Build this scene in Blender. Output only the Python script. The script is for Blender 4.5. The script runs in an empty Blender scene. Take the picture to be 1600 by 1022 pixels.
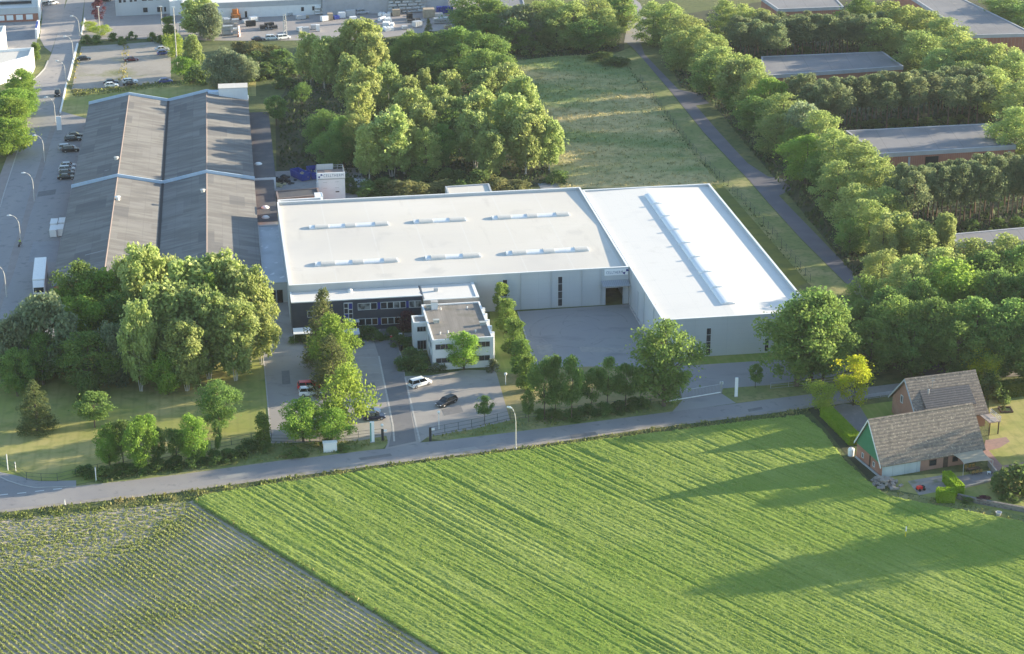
import bpy, math, random
import numpy as np
from mathutils import Vector, Matrix
C = bpy.context.scene.collection
S = bpy.context.scene
# ---------------------------------------------------------------- camera, sky, sun, exposure
CAM_H, FOCAL, PITCH, ROLL = 150.0, 3111.0, 0.374803594, 0.0031991   # height m, focal length in px of a 1600 px frame
_c, _s, _cr, _sr = math.cos(PITCH), math.sin(PITCH), math.cos(ROLL), math.sin(ROLL)
_r0, _f0, _d0 = np.array([1, 0, 0.]), np.array([0, _c, -_s]), np.array([0, -_s, -_c])
AX = np.array([_cr*_r0+_sr*_d0, -_sr*_r0+_cr*_d0, _f0])
cam = bpy.data.cameras.new('camera'); cam.sensor_width = 36; cam.lens = FOCAL/1600*36; cam.clip_end = 6000; cam.clip_start = 1
camo = bpy.data.objects.new('camera', cam); C.objects.link(camo)
m4 = Matrix.Identity(4)
for i in range(3):
    m4[i][0], m4[i][1], m4[i][2] = AX[0][i], -AX[1][i], -AX[2][i]
m4[2][3] = CAM_H
camo.matrix_world = m4
S.camera = camo
SUN_EL, SUN_AZ = 11.2, 20.0            # elevation; direction to the sun measured from +X towards +Y, degrees
w = bpy.data.worlds.new('World'); S.world = w; w.use_nodes = True
nt = w.node_tree; sky = nt.nodes.new('ShaderNodeTexSky'); sky.sky_type = 'NISHITA'; sky.sun_disc = False
sky.sun_elevation = math.radians(SUN_EL); sky.sun_rotation = math.radians(90-SUN_AZ)
sky.air_density = 1.0; sky.dust_density = 0.4; sky.ozone_density = 1.6
nt.links.new(sky.outputs[0], nt.nodes['Background'].inputs[0]); nt.nodes['Background'].inputs[1].default_value = 0.132
sl = bpy.data.lights.new('sun', 'SUN'); sl.energy = 5.0; sl.angle = math.radians(0.5); sl.color = (1, .85, .61)
so = bpy.data.objects.new('sun', sl); C.objects.link(so)
e, a = math.radians(SUN_EL), math.radians(SUN_AZ)
so.rotation_euler = Vector((-math.cos(e)*math.cos(a), -math.cos(e)*math.sin(a), -math.sin(e))).to_track_quat('-Z', 'Y').to_euler()
S.view_settings.view_transform = 'Standard'; S.view_settings.look = 'None'
S.view_settings.exposure = 1.68; S.view_settings.gamma = 1
S.cycles.max_bounces = 7; S.cycles.diffuse_bounces = 5; S.cycles.volume_bounces = 1; S.cycles.transparent_max_bounces = 4
S.cycles.use_denoising = True

# ---------------------------------------------------------------- helpers
def G(x, y, z=0.0):
    """surveyed point of the place: where the sight line through photo pixel x, y meets height z"""
    d = np.array([x-800, y-511, FOCAL]) @ AX
    t = (z-CAM_H)/d[2]
    return np.array([t*d[0], t*d[1], z])
def PXM(p):
    return FOCAL/np.linalg.norm(np.asarray(p, float)-[0, 0, CAM_H])      # px per metre at p
class Frame:
    def __init__(s, o, a):
        s.o = np.array([o[0], o[1]]); s.a = a; s.c, s.s = math.cos(a), math.sin(a)
    def uv(s, x, y, z=0):
        p = G(x, y, z)[:2]-s.o
        return p[0]*s.c+p[1]*s.s, -p[0]*s.s+p[1]*s.c
    def loc(s, u, v):
        return s.o[0]+u*s.c-v*s.s, s.o[1]+u*s.s+v*s.c
    def onv(s, x, y, v):
        """(u, z) where the sight line meets the vertical plane v"""
        d = np.array([x-800, y-511, FOCAL]) @ AX
        n = np.array([-s.s, s.c]); t = (v+s.o @ n)/(d[:2] @ n)
        p = t*d[:2]-s.o
        return p[0]*s.c+p[1]*s.s, CAM_H+t*d[2]

class MB:
    def __init__(s): s.v, s.f = [], []
    def add(s, v, f):
        n = len(s.v); s.v += [tuple(map(float, p)) for p in v]; s.f += [tuple(i+n for i in q) for q in f]; return s
    def box(s, x0, x1, y0, y1, z0, z1):
        if x1 < x0: x0, x1 = x1, x0
        if y1 < y0: y0, y1 = y1, y0
        return s.add([(x0,y0,z0),(x1,y0,z0),(x1,y1,z0),(x0,y1,z0),(x0,y0,z1),(x1,y0,z1),(x1,y1,z1),(x0,y1,z1)],
                     [(3,2,1,0),(4,5,6,7),(0,1,5,4),(1,2,6,5),(2,3,7,6),(3,0,4,7)])
    def prism(s, poly, z0, z1, bottom=True):
        """poly of (x,y); z0/z1 numbers or lists"""
        n = len(poly)
        ar = sum(poly[i][0]*poly[(i+1)%n][1]-poly[(i+1)%n][0]*poly[i][1] for i in range(n))
        z0 = z0 if hasattr(z0, '__len__') else [z0]*n; z1 = z1 if hasattr(z1, '__len__') else [z1]*n
        if ar < 0: poly = poly[::-1]; z0 = list(z0)[::-1]; z1 = list(z1)[::-1]
        v = [(p[0],p[1],z) for p, z in zip(poly, z0)]+[(p[0],p[1],z) for p, z in zip(poly, z1)]
        f = [tuple(range(n, 2*n))]+[(i, (i+1)%n, n+(i+1)%n, n+i) for i in range(n)]
        if bottom: f.append(tuple(range(n-1, -1, -1)))
        return s.add(v, f)
    def quad(s, *p): return s.add(p, [tuple(range(len(p)))])
    def xprism(s, prof, x0, x1):
        """profile of (y,z) swept along x"""
        n = len(prof)
        v = [(x0,y,z) for y, z in prof]+[(x1,y,z) for y, z in prof]
        f = [tuple(range(n-1, -1, -1)), tuple(range(n, 2*n))]+[(i, (i+1)%n, n+(i+1)%n, n+i) for i in range(n)]
        return s.add(v, [q[::-1] for q in f])
    def yprism(s, prof, y0, y1):
        n = len(prof)
        v = [(x,y0,z) for x, z in prof]+[(x,y1,z) for x, z in prof]
        f = [tuple(range(n)), tuple(range(2*n-1, n-1, -1))]+[(n+i, n+(i+1)%n, (i+1)%n, i) for i in range(n)]
        return s.add(v, [q for q in f])
    def tube(s, pts, r, n=6):
        pts = [np.array(p, float) for p in pts]; r = r if hasattr(r, '__len__') else [r]*len(pts)
        vs = []
        for i, p in enumerate(pts):
            t = pts[min(i+1, len(pts)-1)]-pts[max(i-1, 0)]; t = t/max(np.linalg.norm(t), 1e-9)
            a = np.cross(t, [0, 0, 1.]) if abs(t[2]) < .9 else np.cross(t, [1., 0, 0]); a /= np.linalg.norm(a); b = np.cross(t, a)
            vs += [tuple(p+r[i]*(math.cos(2*math.pi*k/n)*a+math.sin(2*math.pi*k/n)*b)) for k in range(n)]
        f = [(i*n+k, i*n+(k+1)%n, (i+1)*n+(k+1)%n, (i+1)*n+k) for i in range(len(pts)-1) for k in range(n)]
        f += [tuple(range(n-1, -1, -1)), tuple(range((len(pts)-1)*n, len(pts)*n))]
        return s.add(vs, f)
    def lathe(s, prof, n=12, c=(0, 0, 0)):
        vs = [(c[0]+r*math.cos(2*math.pi*k/n), c[1]+r*math.sin(2*math.pi*k/n), c[2]+z) for r, z in prof for k in range(n)]
        f = [(i*n+k, i*n+(k+1)%n, (i+1)*n+(k+1)%n, (i+1)*n+k) for i in range(len(prof)-1) for k in range(n)]
        return s.add(vs, f)
    def build(s, name, mat, parent=None, label=None, smooth=False):
        me = bpy.data.meshes.new(name); me.from_pydata(s.v, [], s.f); me.update()
        me.materials.append(mat)
        if smooth: me.polygons.foreach_set('use_smooth', [True]*len(me.polygons))
        o = bpy.data.objects.new(name, me); C.objects.link(o)
        if parent is not None: o.parent = parent
        if label: o['label'] = label
        return o
def tag(o, label=None, cat=None, group=None, kind=None):
    for k, v in (('label', label), ('category', cat), ('group', group), ('kind', kind)):
        if v: o[k] = v
    return o
def thing(name, label, cat, loc=(0, 0, 0), rz=0, group=None):
    o = bpy.data.objects.new(name, None); C.objects.link(o); o.empty_display_size = .3
    o.location = (float(loc[0]), float(loc[1]), float(loc[2]) if len(loc) > 2 else 0); o.rotation_euler = (0, 0, rz)
    return tag(o, label, cat, group)
def copy_tree(o, parent=None):
    c = o.copy(); C.objects.link(c)
    if parent is not None: c.parent = parent
    for ch in list(o.children): copy_tree(ch, c)
    return c
ORD = 'first second third fourth fifth sixth seventh eighth ninth tenth eleventh twelfth thirteenth fourteenth fifteenth sixteenth seventeenth eighteenth nineteenth twentieth twenty-first twenty-second twenty-third twenty-fourth twenty-fifth twenty-sixth twenty-seventh twenty-eighth twenty-ninth thirtieth thirty-first thirty-second thirty-third thirty-fourth thirty-fifth thirty-sixth thirty-seventh thirty-eighth'.split()

# ---------------------------------------------------------------- materials
def mat(name, base, layers=(), rough=.85, bump=None, metal=0.0, spec=.3, rnd=None, transl=None, emit=None):
    """layers: (colour, scale, lo, hi, opts): noise (or lines) laid over the base where it exceeds lo..hi; opts: stretch, rot, kind, period, amt"""
    m = bpy.data.materials.new(name); m.use_nodes = True; t = m.node_tree; N = t.nodes; L = t.links
    b = N['Principled BSDF']; out = N['Material Output']
    b.inputs['Roughness'].default_value = rough; b.inputs['Metallic'].default_value = metal; b.inputs['Specular IOR Level'].default_value = spec
    tc = N.new('ShaderNodeTexCoord').outputs['Object']
    cur = N.new('ShaderNodeRGB'); cur.outputs[0].default_value = (*base, 1); cur = cur.outputs[0]
    def mapped(o):
        mp = N.new('ShaderNodeMapping'); mp.vector_type = 'TEXTURE' if False else 'POINT'
        r = N.new('ShaderNodeVectorRotate'); r.rotation_type = 'Z_AXIS'; r.inputs['Angle'].default_value = -o.get('rot', 0.0)
        L.new(tc, r.inputs['Vector']); L.new(r.outputs[0], mp.inputs['Vector'])
        st = o.get('stretch', (1, 1, 1)); mp.inputs['Scale'].default_value = (1/st[0], 1/st[1], 1/st[2])
        return mp.outputs[0]
    def noise(scale, o):
        k = o.get('kind', 'noise')
        if k == 'noise':
            n = N.new('ShaderNodeTexNoise'); n.inputs['Scale'].default_value = scale; n.inputs['Detail'].default_value = o.get('detail', 4)
            n.inputs['Roughness'].default_value = o.get('nrough', .55)
            L.new(mapped(o), n.inputs['Vector']); return n.outputs[0]
        if k == 'voronoi':
            n = N.new('ShaderNodeTexVoronoi'); n.inputs['Scale'].default_value = scale; L.new(mapped(o), n.inputs['Vector'])
            n2 = N.new('ShaderNodeSeparateColor'); L.new(n.outputs['Color'], n2.inputs[0]); return n2.outputs[0]
        if k == 'lines':     # thin lines every 1/scale m along axis
            sp = N.new('ShaderNodeSeparateXYZ'); L.new(mapped(o), sp.inputs[0])
            mu = N.new('ShaderNodeMath'); mu.operation = 'MULTIPLY'; mu.inputs[1].default_value = scale; L.new(sp.outputs[o.get('axis', 0)], mu.inputs[0])
            fr = N.new('ShaderNodeMath'); fr.operation = 'FRACT'; L.new(mu.outputs[0], fr.inputs[0])
            pp = N.new('ShaderNodeMath'); pp.operation = 'PINGPONG'; pp.inputs[1].default_value = .5; L.new(fr.outputs[0], pp.inputs[0]); return pp.outputs[0]
        if k == 'brick':
            n = N.new('ShaderNodeTexBrick'); n.inputs['Scale'].default_value = scale; n.inputs['Color1'].default_value = (0, 0, 0, 1); n.inputs['Color2'].default_value = (.6, .6, .6, 1)
            n.inputs['Mortar'].default_value = (o.get('mv', 1),)*3+(1,); n.inputs['Mortar Size'].default_value = o.get('mortar', .02); n.inputs['Brick Width'].default_value = o.get('bw', .5); n.inputs['Row Height'].default_value = o.get('rh', .25)
            L.new(mapped(o), n.inputs['Vector']); return n.outputs[0]
    for ly in layers:
        col, scale, lo, hi = ly[:4]; o = ly[4] if len(ly) > 4 else {}
        mr = N.new('ShaderNodeMapRange'); mr.inputs[1].default_value = lo; mr.inputs[2].default_value = hi; mr.inputs[4].default_value = o.get('amt', 1.0)
        L.new(noise(scale, o), mr.inputs[0])
        mx = N.new('ShaderNodeMix'); mx.data_type = 'RGBA'; L.new(mr.outputs[0], mx.inputs['Factor']); L.new(cur, mx.inputs['A']); mx.inputs['B'].default_value = (*col, 1)
        cur = mx.outputs['Result']
    if rnd:      # per-object tint: hue, saturation and value spread
        oi = N.new('ShaderNodeObjectInfo'); hs = N.new('ShaderNodeHueSaturation')
        for k, (sock, amp, mid) in enumerate((('Hue', rnd[0], .5), ('Value', rnd[1], 1.0))):
            mr = N.new('ShaderNodeMapRange'); mr.inputs[3].default_value = mid-amp; mr.inputs[4].default_value = mid+amp
            if k:
                mm = N.new('ShaderNodeMath'); mm.operation = 'MULTIPLY'; mm.inputs[1].default_value = 7.31; L.new(oi.outputs['Random'], mm.inputs[0])
                fr = N.new('ShaderNodeMath'); fr.operation = 'FRACT'; L.new(mm.outputs[0], fr.inputs[0]); L.new(fr.outputs[0], mr.inputs[0])
            else: L.new(oi.outputs['Random'], mr.inputs[0])
            L.new(mr.outputs[0], hs.inputs[sock])
        L.new(cur, hs.inputs['Color']); cur = hs.outputs[0]
    L.new(cur, b.inputs['Base Color'])
    if bump:
        bs, bd, bo = bump if len(bump) > 2 else (*bump, {})
        bp = N.new('ShaderNodeBump'); bp.inputs['Distance'].default_value = bd; bp.inputs['Strength'].default_value = bo.get('strength', .6)
        L.new(noise(bs, bo), bp.inputs['Height']); L.new(bp.outputs[0], b.inputs['Normal'])
    if transl:
        tr = N.new('ShaderNodeBsdfTranslucent'); ms = N.new('ShaderNodeMixShader'); ms.inputs[0].default_value = transl
        L.new(cur, tr.inputs[0]); L.new(b.outputs[0], ms.inputs[1]); L.new(tr.outputs[0], ms.inputs[2]); L.new(ms.outputs[0], out.inputs[0])
    return m
# ---------------------------------------------------------------- ground sheets
GRASS_L = [((.16,.17,.05), .25, .35, .7), ((.30,.25,.10), .09, .52, .72), ((.07,.10,.03), 1.6, .5, .8)]
M_ground = mat('ground_soil_grass', (.10,.125,.04), [((.16,.16,.06), .05, .4, .7), ((.06,.085,.03), .5, .45, .75)], .95, (2.5, .25))
M_lawn = mat('mown_lawn', (.25,.275,.07), [((.40,.345,.135), .07, .40, .62), ((.15,.19,.045), .35, .5, .8), ((.33,.27,.12), 1.2, .62, .82, {'amt': .5}), ((.2,.21,.065), .42, .16, .0, {'kind': 'lines', 'axis': 0, 'rot': .15, 'amt': .35})], .95, (5, .06))
M_lawn2 = mat('fresh_lawn', (.20,.25,.05), [((.30,.29,.09), .3, .5, .8), ((.27,.30,.08), .55, .22, .02, {'kind': 'lines', 'axis': 0, 'rot': .1508, 'amt': .5})], .95, (5, .05))
M_dry = mat('dry_grass', (.30,.25,.11), [((.17,.18,.06), .2, .42, .7), ((.36,.29,.14), 1.4, .5, .8)], .95, (5, .08))
M_meadow = mat('rough_meadow', (.20,.26,.09), [((.48,.40,.19), .045, .42, .58, {'stretch': (3, 1, 1)}), ((.13,.18,.06), .3, .5, .75), ((.26,.25,.11), .9, .55, .8, {'amt': .6})], .95, (2.2, .35))  # stretched straw layer paints in the bands of sunlight between the trees
M_verge = mat('verge_grass', (.19,.22,.07), [((.33,.29,.13), .13, .45, .7), ((.09,.12,.04), .8, .5, .8)], .95, (4, .12))
M_moss = mat('mossy_strip', (.14,.155,.03), [((.08,.11,.025), .3, .45, .75)], .95, (5, .06))
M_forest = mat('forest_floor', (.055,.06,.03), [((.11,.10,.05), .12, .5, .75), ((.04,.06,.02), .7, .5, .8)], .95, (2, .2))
M_street = mat('street_asphalt', (.27,.262,.265), [((.33,.31,.30), .12, .4, .7, {'stretch': (1, 6, 1)}), ((.16,.16,.17), .5, .55, .8), ((.31,.3,.29), 3, .6, .85, {'amt': .35})], .9, (20, .01))
M_road = mat('road_asphalt', (.245,.235,.24), [((.30,.285,.275), .1, .4, .7), ((.15,.15,.16), .6, .58, .8), ((.3,.29,.28), 5, .6, .85, {'amt': .35})], .9, (20, .01))
M_path = mat('blue_asphalt', (.12,.118,.14), [((.155,.15,.17), .2, .45, .75), ((.11,.11,.13), .8, .6, .8)], .9)
M_paving = mat('pink_paving', (.27,.235,.225), [((.31,.28,.265), .3, .4, .7), ((.2,.18,.18), 2, .6, .85)], .9)
M_carpark = mat('carpark_blocks', (.29,.27,.255), [((.34,.315,.29), .08, .4, .7), ((.225,.21,.205), .4, .55, .8), ((.2,.19,.185), .2, .012, 0, {'kind': 'lines', 'axis': 1, 'rot': .15, 'amt': .5}), ((.29,.27,.25), 4, .6, .85, {'amt': .35})], .9, (15, .012))
M_lane = mat('carpark_lane', (.175,.17,.175), [((.215,.205,.205), .15, .45, .7), ((.14,.135,.14), .7, .55, .8)], .9)
M_yard = mat('yard_concrete', (.28,.27,.27), [((.29,.285,.28), .09, .42, .68), ((.18,.18,.19), .22, .56, .78, {'stretch': (2.5, 1, 1)}), ((.33,.32,.31), 1.1, .62, .84, {'amt': .4, 'stretch': (3, 1, 1)})], .85, (12, .01))
M_dirt = mat('gravel_dirt', (.33,.30,.265), [((.25,.23,.2), .1, .45, .72), ((.2,.205,.1), .07, .58, .72), ((.4,.37,.33), 1, .55, .8)], .95, (5, .05))
M_slab = mat('concrete_slab', (.30,.30,.31), [((.25,.25,.26), .5, .45, .75)], .85)
M_pave2 = mat('works_yard', (.31,.285,.275), [((.25,.235,.235), .06, .42, .7), ((.36,.335,.32), .5, .55, .8)], .9)
M_gravel = mat('pale_shoulder', (.30,.275,.25), [((.22,.2,.17), .6, .45, .75), ((.17,.18,.09), .3, .58, .75)], .95, (6, .05))
M_white = mat('road_paint', (.72,.72,.70), [((.5,.5,.5), 3, .55, .8)], .7)

gz = [0.0]
def sheet(name, pts, m, z, kind='structure'):
    P = [G(x, y) for x, y in pts]
    ar = sum(P[i][0]*P[(i+1) % len(P)][1]-P[(i+1) % len(P)][0]*P[i][1] for i in range(len(P)))
    if ar < 0: P = P[::-1]
    b = MB(); b.add([(p[0], p[1], z) for p in P], [tuple(range(len(P)))])
    return tag(b.build(name, m), kind=kind)
b = MB(); b.add([(-3000,-600,0),(3000,-600,0),(3000,4000,0),(-3000,4000,0)], [(0,1,2,3)]); tag(b.build('ground', M_ground), kind='structure')

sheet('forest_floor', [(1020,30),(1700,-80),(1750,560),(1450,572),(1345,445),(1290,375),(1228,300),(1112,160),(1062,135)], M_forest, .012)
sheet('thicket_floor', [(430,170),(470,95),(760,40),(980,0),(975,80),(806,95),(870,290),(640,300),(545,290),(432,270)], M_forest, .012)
sheet('rough_meadow', [(806,95),(870,88),(960,84),(985,110),(1045,178),(1090,238),(1128,288),(1110,292),(870,294),(840,220)], M_meadow, .024)
sheet('field_verge', [(960,84),(985,74),(1007,95),(1050,147),(1100,209),(1145,257),(1171,284),(1200,318),(1250,373),(1327,450),(1300,470),(1262,442),(1140,305),(1085,242),(1045,185),(985,110)], M_verge, .026)
sheet('mossy_strip', [(1108,289),(1128,288),(1262,442),(1240,450)], M_moss, .03)
sheet('path', [(978,66),(990,76),(1007,95),(1050,145),(1100,207),(1145,255),(1171,282),(1200,316),(1250,371),(1327,448),(1390,520),(1450,592),(1485,588),(1410,510),(1335,428),(1275,366),(1217,306),(1236,296),(1230,281),(1200,276),(1168,255),(1122,205),(1087,165),(1107,162),(1112,150),(1060,140),(1007,85),(1001,67)], M_path, .04)
sheet('turning_place', [(975,67),(1003,67.5),(1018,62),(1013,35),(1000,5),(980,-10),(970,-10),(982,30)], M_pave2, .046)
sheet('street_lawn', [(104,131),(96,176),(90,187),(137,188),(141,165),(330,150),(400,150),(400,118),(310,127),(200,139),(115,150)], M_lawn, .02)
sheet('front_lawn', [(-60,560),(200,470),(410,480),(424,692),(300,722),(120,757),(60,757),(34,754),(12,747),(-60,715)], M_lawn, .02)
sheet('office_lawn', [(765,487),(811,487),(832,556),(838,574),(800,584),(773,580)], M_lawn2, .022)
sheet('dry_verge', [(774,582),(838,574),(920,572),(990,572),(1047,590),(1062,624),(1060,629),(800,669),(796,657)], M_dry, .02)
sheet('hall_grass_strip', [(1040,556),(1205,548),(1345,540),(1345,557),(1205,563),(1066,572)], M_lawn2, .03)
sheet('gate_verge', [(1129,606),(1200,601),(1330,582),(1345,602),(1260,617.5),(1150,630),(1128,622)], M_verge, .022)
sheet('roadside_verge', [(100,762),(220,738),(424,692),(560,689),(604,681),(608,691),(598,701),(475,717),(220,751),(119,762)], M_verge, .023)
sheet('roadside_verge', [(664,684),(737,671),(797,656),(1062,622),(1072,627),(1050,644),(800,677),(700,689)], M_verge, .024)
sheet('street', [(134,-30),(132,0),(125,56),(112,97),(105,126),(101,136),(93,165),(86,190),(79,200),(70,228),(62,257),(44,312),(35,347),(19,392),(11,425),(0,460),(-20,520),(-160,700),(-260,690),(-60,430),(0,324),(7,300),(37,207),(44,190),(50,167),(52,140),(49,127),(60,118),(70,107),(80,85),(92,45),(100,15),(105,0),(108,-30)], M_street, .03)
sheet('pavement', [(60,190),(50,167),(44,190),(37,207),(7,300),(0,324),(-40,390),(-60,380),(-10,300),(26,205),(36,165),(42,140)], M_paving, .026)
sheet('pavement', [(105,126),(101,136),(93,165),(86,190),(79,200),(70,228),(62,257),(44,312),(35,347),(19,392),(11,425),(0,460),(-20,520),(-8,520),(5,470),(21,428),(31,394),(47,337),(55,312),(70,258),(77,230),(87,200),(95,174),(104,130),(121,71),(128,56),(124.5,56),(112,97)], M_paving, .038)
sheet('forecourt', [(96,174),(138,186),(150,186),(150,540),(60,560),(-20,560),(5,470),(21,428),(31,394),(47,337),(55,312),(70,258),(77,230),(87,200)], M_street, .034)
sheet('loading_slab', [(52,378),(93,377),(88,410),(44,410)], M_slab, .046)
sheet('gravel_car_park', [(127,73),(262,64),(267,85),(267,127),(190,136),(112,140),(119,105)], M_dirt, .03)
sheet('works_yard', [(255,10),(345,6),(560,-6),(720,-24),(790,-30),(760,38),(600,59),(560,62),(400,64),(300,63),(262,61)], M_pave2, .026)
sheet('works_yard', [(134,-20),(256,-20),(262,60),(150,62),(134,56),(128,56)], M_pave2, .026)
sheet('west_yard', [(-20,34),(62,30),(56,76),(0,80),(-20,80)], M_street, .03)
sheet('driveway', [(66,-20),(106,-20),(100,15),(92,45),(80,82),(70,74),(62,60),(66,30)], M_pave2, .036)
sheet('car_park', [(404,476),(457,471),(462,527),(562,527),(598,511),(612,510),(622,540),(629,560),(633,588),(672,587),(727,578),(773,579),(776,584),(797,657),(737,671),(668,683),(656,692),(655,697),(600,705),(606,692),(604,681),(560,689),(424,693),(412,560)], M_carpark, .032)
sheet('car_park_lane', [(583,530),(598,511),(612,510),(622,541),(632,588),(650,690),(607,699),(614,665),(592,557)], M_lane, .044)
sheet('works_court', [(809,487),(986,475),(1035,545),(1066,572),(1205,563),(1345,557),(1332,576),(1300,589),(1200,602),(1130,607),(1126,614),(1150,630),(1050,644),(1066,626),(1061,600),(1046,590),(990,573),(920,573),(838,575),(832,558)], M_yard, .034)
sheet('service_yard', [(428,268),(560,262),(580,300),(562,316),(432,320)], M_street, .03)
UP = [(0,746),(12,752),(34,759),(55,763),(119,761),(220,750),(300,740),(400,726.5),(475,716.5),(575,704),(610,701),(655,692),(700,688),(799,676),(1050,643.5),(1199,624.5),(1260,617),(1415,598),(1470,590),(1555,580),(1750,556)]
LO = [(1750,572),(1599,587),(1555,591),(1480,602),(1350,623),(1267,633),(1199,643),(1000,668),(799,697),(600,721.5),(400,748),(270,766),(0,797),(-140,814)]
sheet('road', [(-140,690)]+UP+LO, M_road, .05)
sheet('road_shoulder', [(x, y-1) for x, y in LO[4:]]+[(x, y+(4.5 if x < 900 else 4)) for x, y in LO[4:][::-1]], M_gravel, .042)
sheet('road_shoulder', [(119,760),(220,749),(300,739),(400,725),(475,715),(475,718),(400,728),(220,752),(119,763)], M_gravel, .046)
sheet('corner_paving', [(-30,725),(0,738),(20,742),(60,752),(119,751),(119,761.5),(55,763.5),(34,759.5),(12,752.5),(0,746.5),(-30,735)], M_street, .04)
def edge_strip(name, pts, w, z0, z1, m, kind=None, parent=None):
    """a low wall / kerb of width w following ground pixels"""
    P = [np.array(G(x, y)[:2]) for x, y in pts]; Lf, R = [], []
    for i, p in enumerate(P):
        t = P[min(i+1, len(P)-1)]-P[max(i-1, 0)]; t /= np.linalg.norm(t); n = np.array([-t[1], t[0]])
        Lf.append(p+n*w/2); R.append(p-n*w/2)
    b = MB()
    for i in range(len(P)-1):
        b.prism([R[i], R[i+1], Lf[i+1], Lf[i]], z0, z1)
    return tag(b.build(name, m, parent), kind=kind)
M_kerb = mat('kerb_stone', (.42,.41,.40), [((.3,.29,.28), .8, .5, .8)], .85)
edge_strip('kerb', [(0,745.5),(12,751.5),(34,758.5),(55,762.5),(119,760.5)], .18, 0, .13, M_kerb, 'structure')
edge_strip('kerb', [(412,560),(424,693)], .2, 0, .1, M_kerb, 'structure')
edge_strip('kerb', [(809,487),(832,558),(838,575)], .25, 0, .12, M_kerb, 'structure')
edge_strip('kerb', [(44,190),(37,207),(7,300),(0,324)], .25, 0, .1, M_kerb, 'structure')
edge_strip('kerb', [(49,127),(60,118),(70,107),(75,95)], .4, 0, .1, M_kerb, 'structure')
# road paint
b = MB()
for x0, y0, x1, y1 in [(-22,776,-9,774.8),(0,774,12.5,772.6),(27,771.6,41,770),(55,768.4,69,766.8),(83,765.2,97,763.6)]:
    A, B = G(x0, y0), G(x1, y1); t = (B-A)/np.linalg.norm(B-A); n = np.array([-t[1], t[0], 0])*.12
    b.quad(*[(p[0], p[1], .062) for p in (A-n, B-n, B+n, A+n)])
tag(b.build('road_marking', M_white), kind='structure')
M_pline = mat('faded_line', (.46,.44,.41), [((.33,.31,.29), 2, .45, .7)], .85)
b = MB()
for (x0, y0, x1, y1) in [(592,557,614,665),(614,665,616,690),(633,590,648,655),(648,655,656,690)]:
    A, B = G(x0, y0), G(x1, y1); t = (B-A)/np.linalg.norm(B-A); n = np.array([-t[1], t[0], 0])*.16
    b.quad(*[(p[0], p[1], .056) for p in (A-n, B-n, B+n, A+n)])
for k in range(9):
    A, B = G(558+k*.8, 536+k*12), G(582+k*2.4, 534.5+k*12); t = (B-A)/np.linalg.norm(B-A); n = np.array([-t[1], t[0], 0])*.05
    b.quad(*[(p[0], p[1], .054) for p in (A-n, B-n, B+n, A+n)])
tag(b.build('parking_line', M_pline), kind='structure')
M_tyremark = mat('tyre_mark', (.235,.228,.23), [((.28,.27,.27), .8, .42, .55)], .85)
b = MB()
for cx, cy, rx, w_, t0, t1 in ((890,518,62,.35,.4,5.6),(892,522,48,.3,1.0,6.0),(905,520,30,.25,.2,4.6),(960,545,40,.3,2.4,5.4),(930,505,50,.3,3.0,6.2)):
    P = [G(cx+rx*math.cos(t), cy+rx*.42*math.sin(t)) for t in np.linspace(t0, t1, 40)]
    for A, B in zip(P[:-1], P[1:]):
        t = (B-A)/np.linalg.norm(B-A); n = np.array([-t[1], t[0], 0])*w_*.5; b.quad(*[(p[0], p[1], .040+cx*1e-6) for p in (A-n, B-n, B+n, A+n)])
tag(b.build('tyre_mark', M_tyremark), kind='structure')
M_patch = mat('asphalt_patch', (.17,.168,.172), [((.22,.215,.215), 1.2, .5, .75)], .9); M_patchl = mat('pale_patch', (.33,.31,.29), [((.27,.26,.25), .9, .45, .7)], .9)
for pts, m_ in (([(700,704),(742,698),(748,702),(706,708)], M_patchl), ([(890,680),(930,675),(934,680),(893,685)], M_patch), ([(1168,640),(1190,636),(1192,640),(1170,644)], M_patch), ([(340,745),(385,738),(390,744),(346,750)], M_patchl), ([(560,716),(610,709),(613,713),(564,720)], M_patch), ([(60,300),(88,296),(86,304),(58,308)], M_patch)): sheet('asphalt_patch', pts, m_, .058)
for pts, m_ in (([(838,540),(862,538),(866,552),(842,555)], M_patchl), ([(905,542),(985,545),(984,552),(908,550)], M_patchl), ([(690,640),(720,634),(724,644),(694,650)], M_patch), ([(440,580),(452,579),(454,600),(441,601)], M_patch), ([(560,600),(585,598),(590,612),(563,615)], M_patch)): sheet('asphalt_patch', pts, m_, .047)
# house plot
M_brickpave = mat('brick_path', (.30,.2,.17), [((.24,.17,.15), 1.2, .45, .7)], .9)
M_setts = mat('drive_setts', (.2,.19,.19), [((.27,.25,.24), .7, .5, .75)], .9)
sheet('garden_lawn', [(1545,600),(1600,595),(1750,580),(1750,815),(1600,806),(1500,786),(1400,766),(1378,746),(1545,735)], M_lawn, .02)
sheet('garden_lawn', [(1343,634),(1395,627),(1402,650),(1357,657)], M_lawn2, .03)
sheet('house_drive', [(1286,640),(1318,631),(1343,634),(1357,657),(1350,676),(1335,672)], M_setts, .034)
sheet('bare_shade_strip', [(1262,640),(1276,634),(1304,666),(1342,712),(1376,747),(1382,768),(1370,763),(1326,716),(1290,670)], M_forest, .028)  # strip by the hedge, its shade painted in with the dark floor colour
sheet('garden_path', [(1540,688),(1572,683),(1578,690),(1562,700),(1545,704),(1566,728),(1600,722),(1750,700),(1750,712),(1600,736),(1560,742),(1535,710)], M_brickpave, .034)
sheet('terrace', [(1478,748),(1556,734),(1562,745),(1500,762)], M_setts, .038)
sheet('back_court', [(1418,752),(1476,742),(1478,766),(1436,774)], M_gravel, .034)
sheet('field_margin', [(1366,765),(1382,768),(1450,776),(1600,806),(1750,828),(1750,842),(1600,822),(1450,792),(1385,779)], M_verge, .016)

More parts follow.
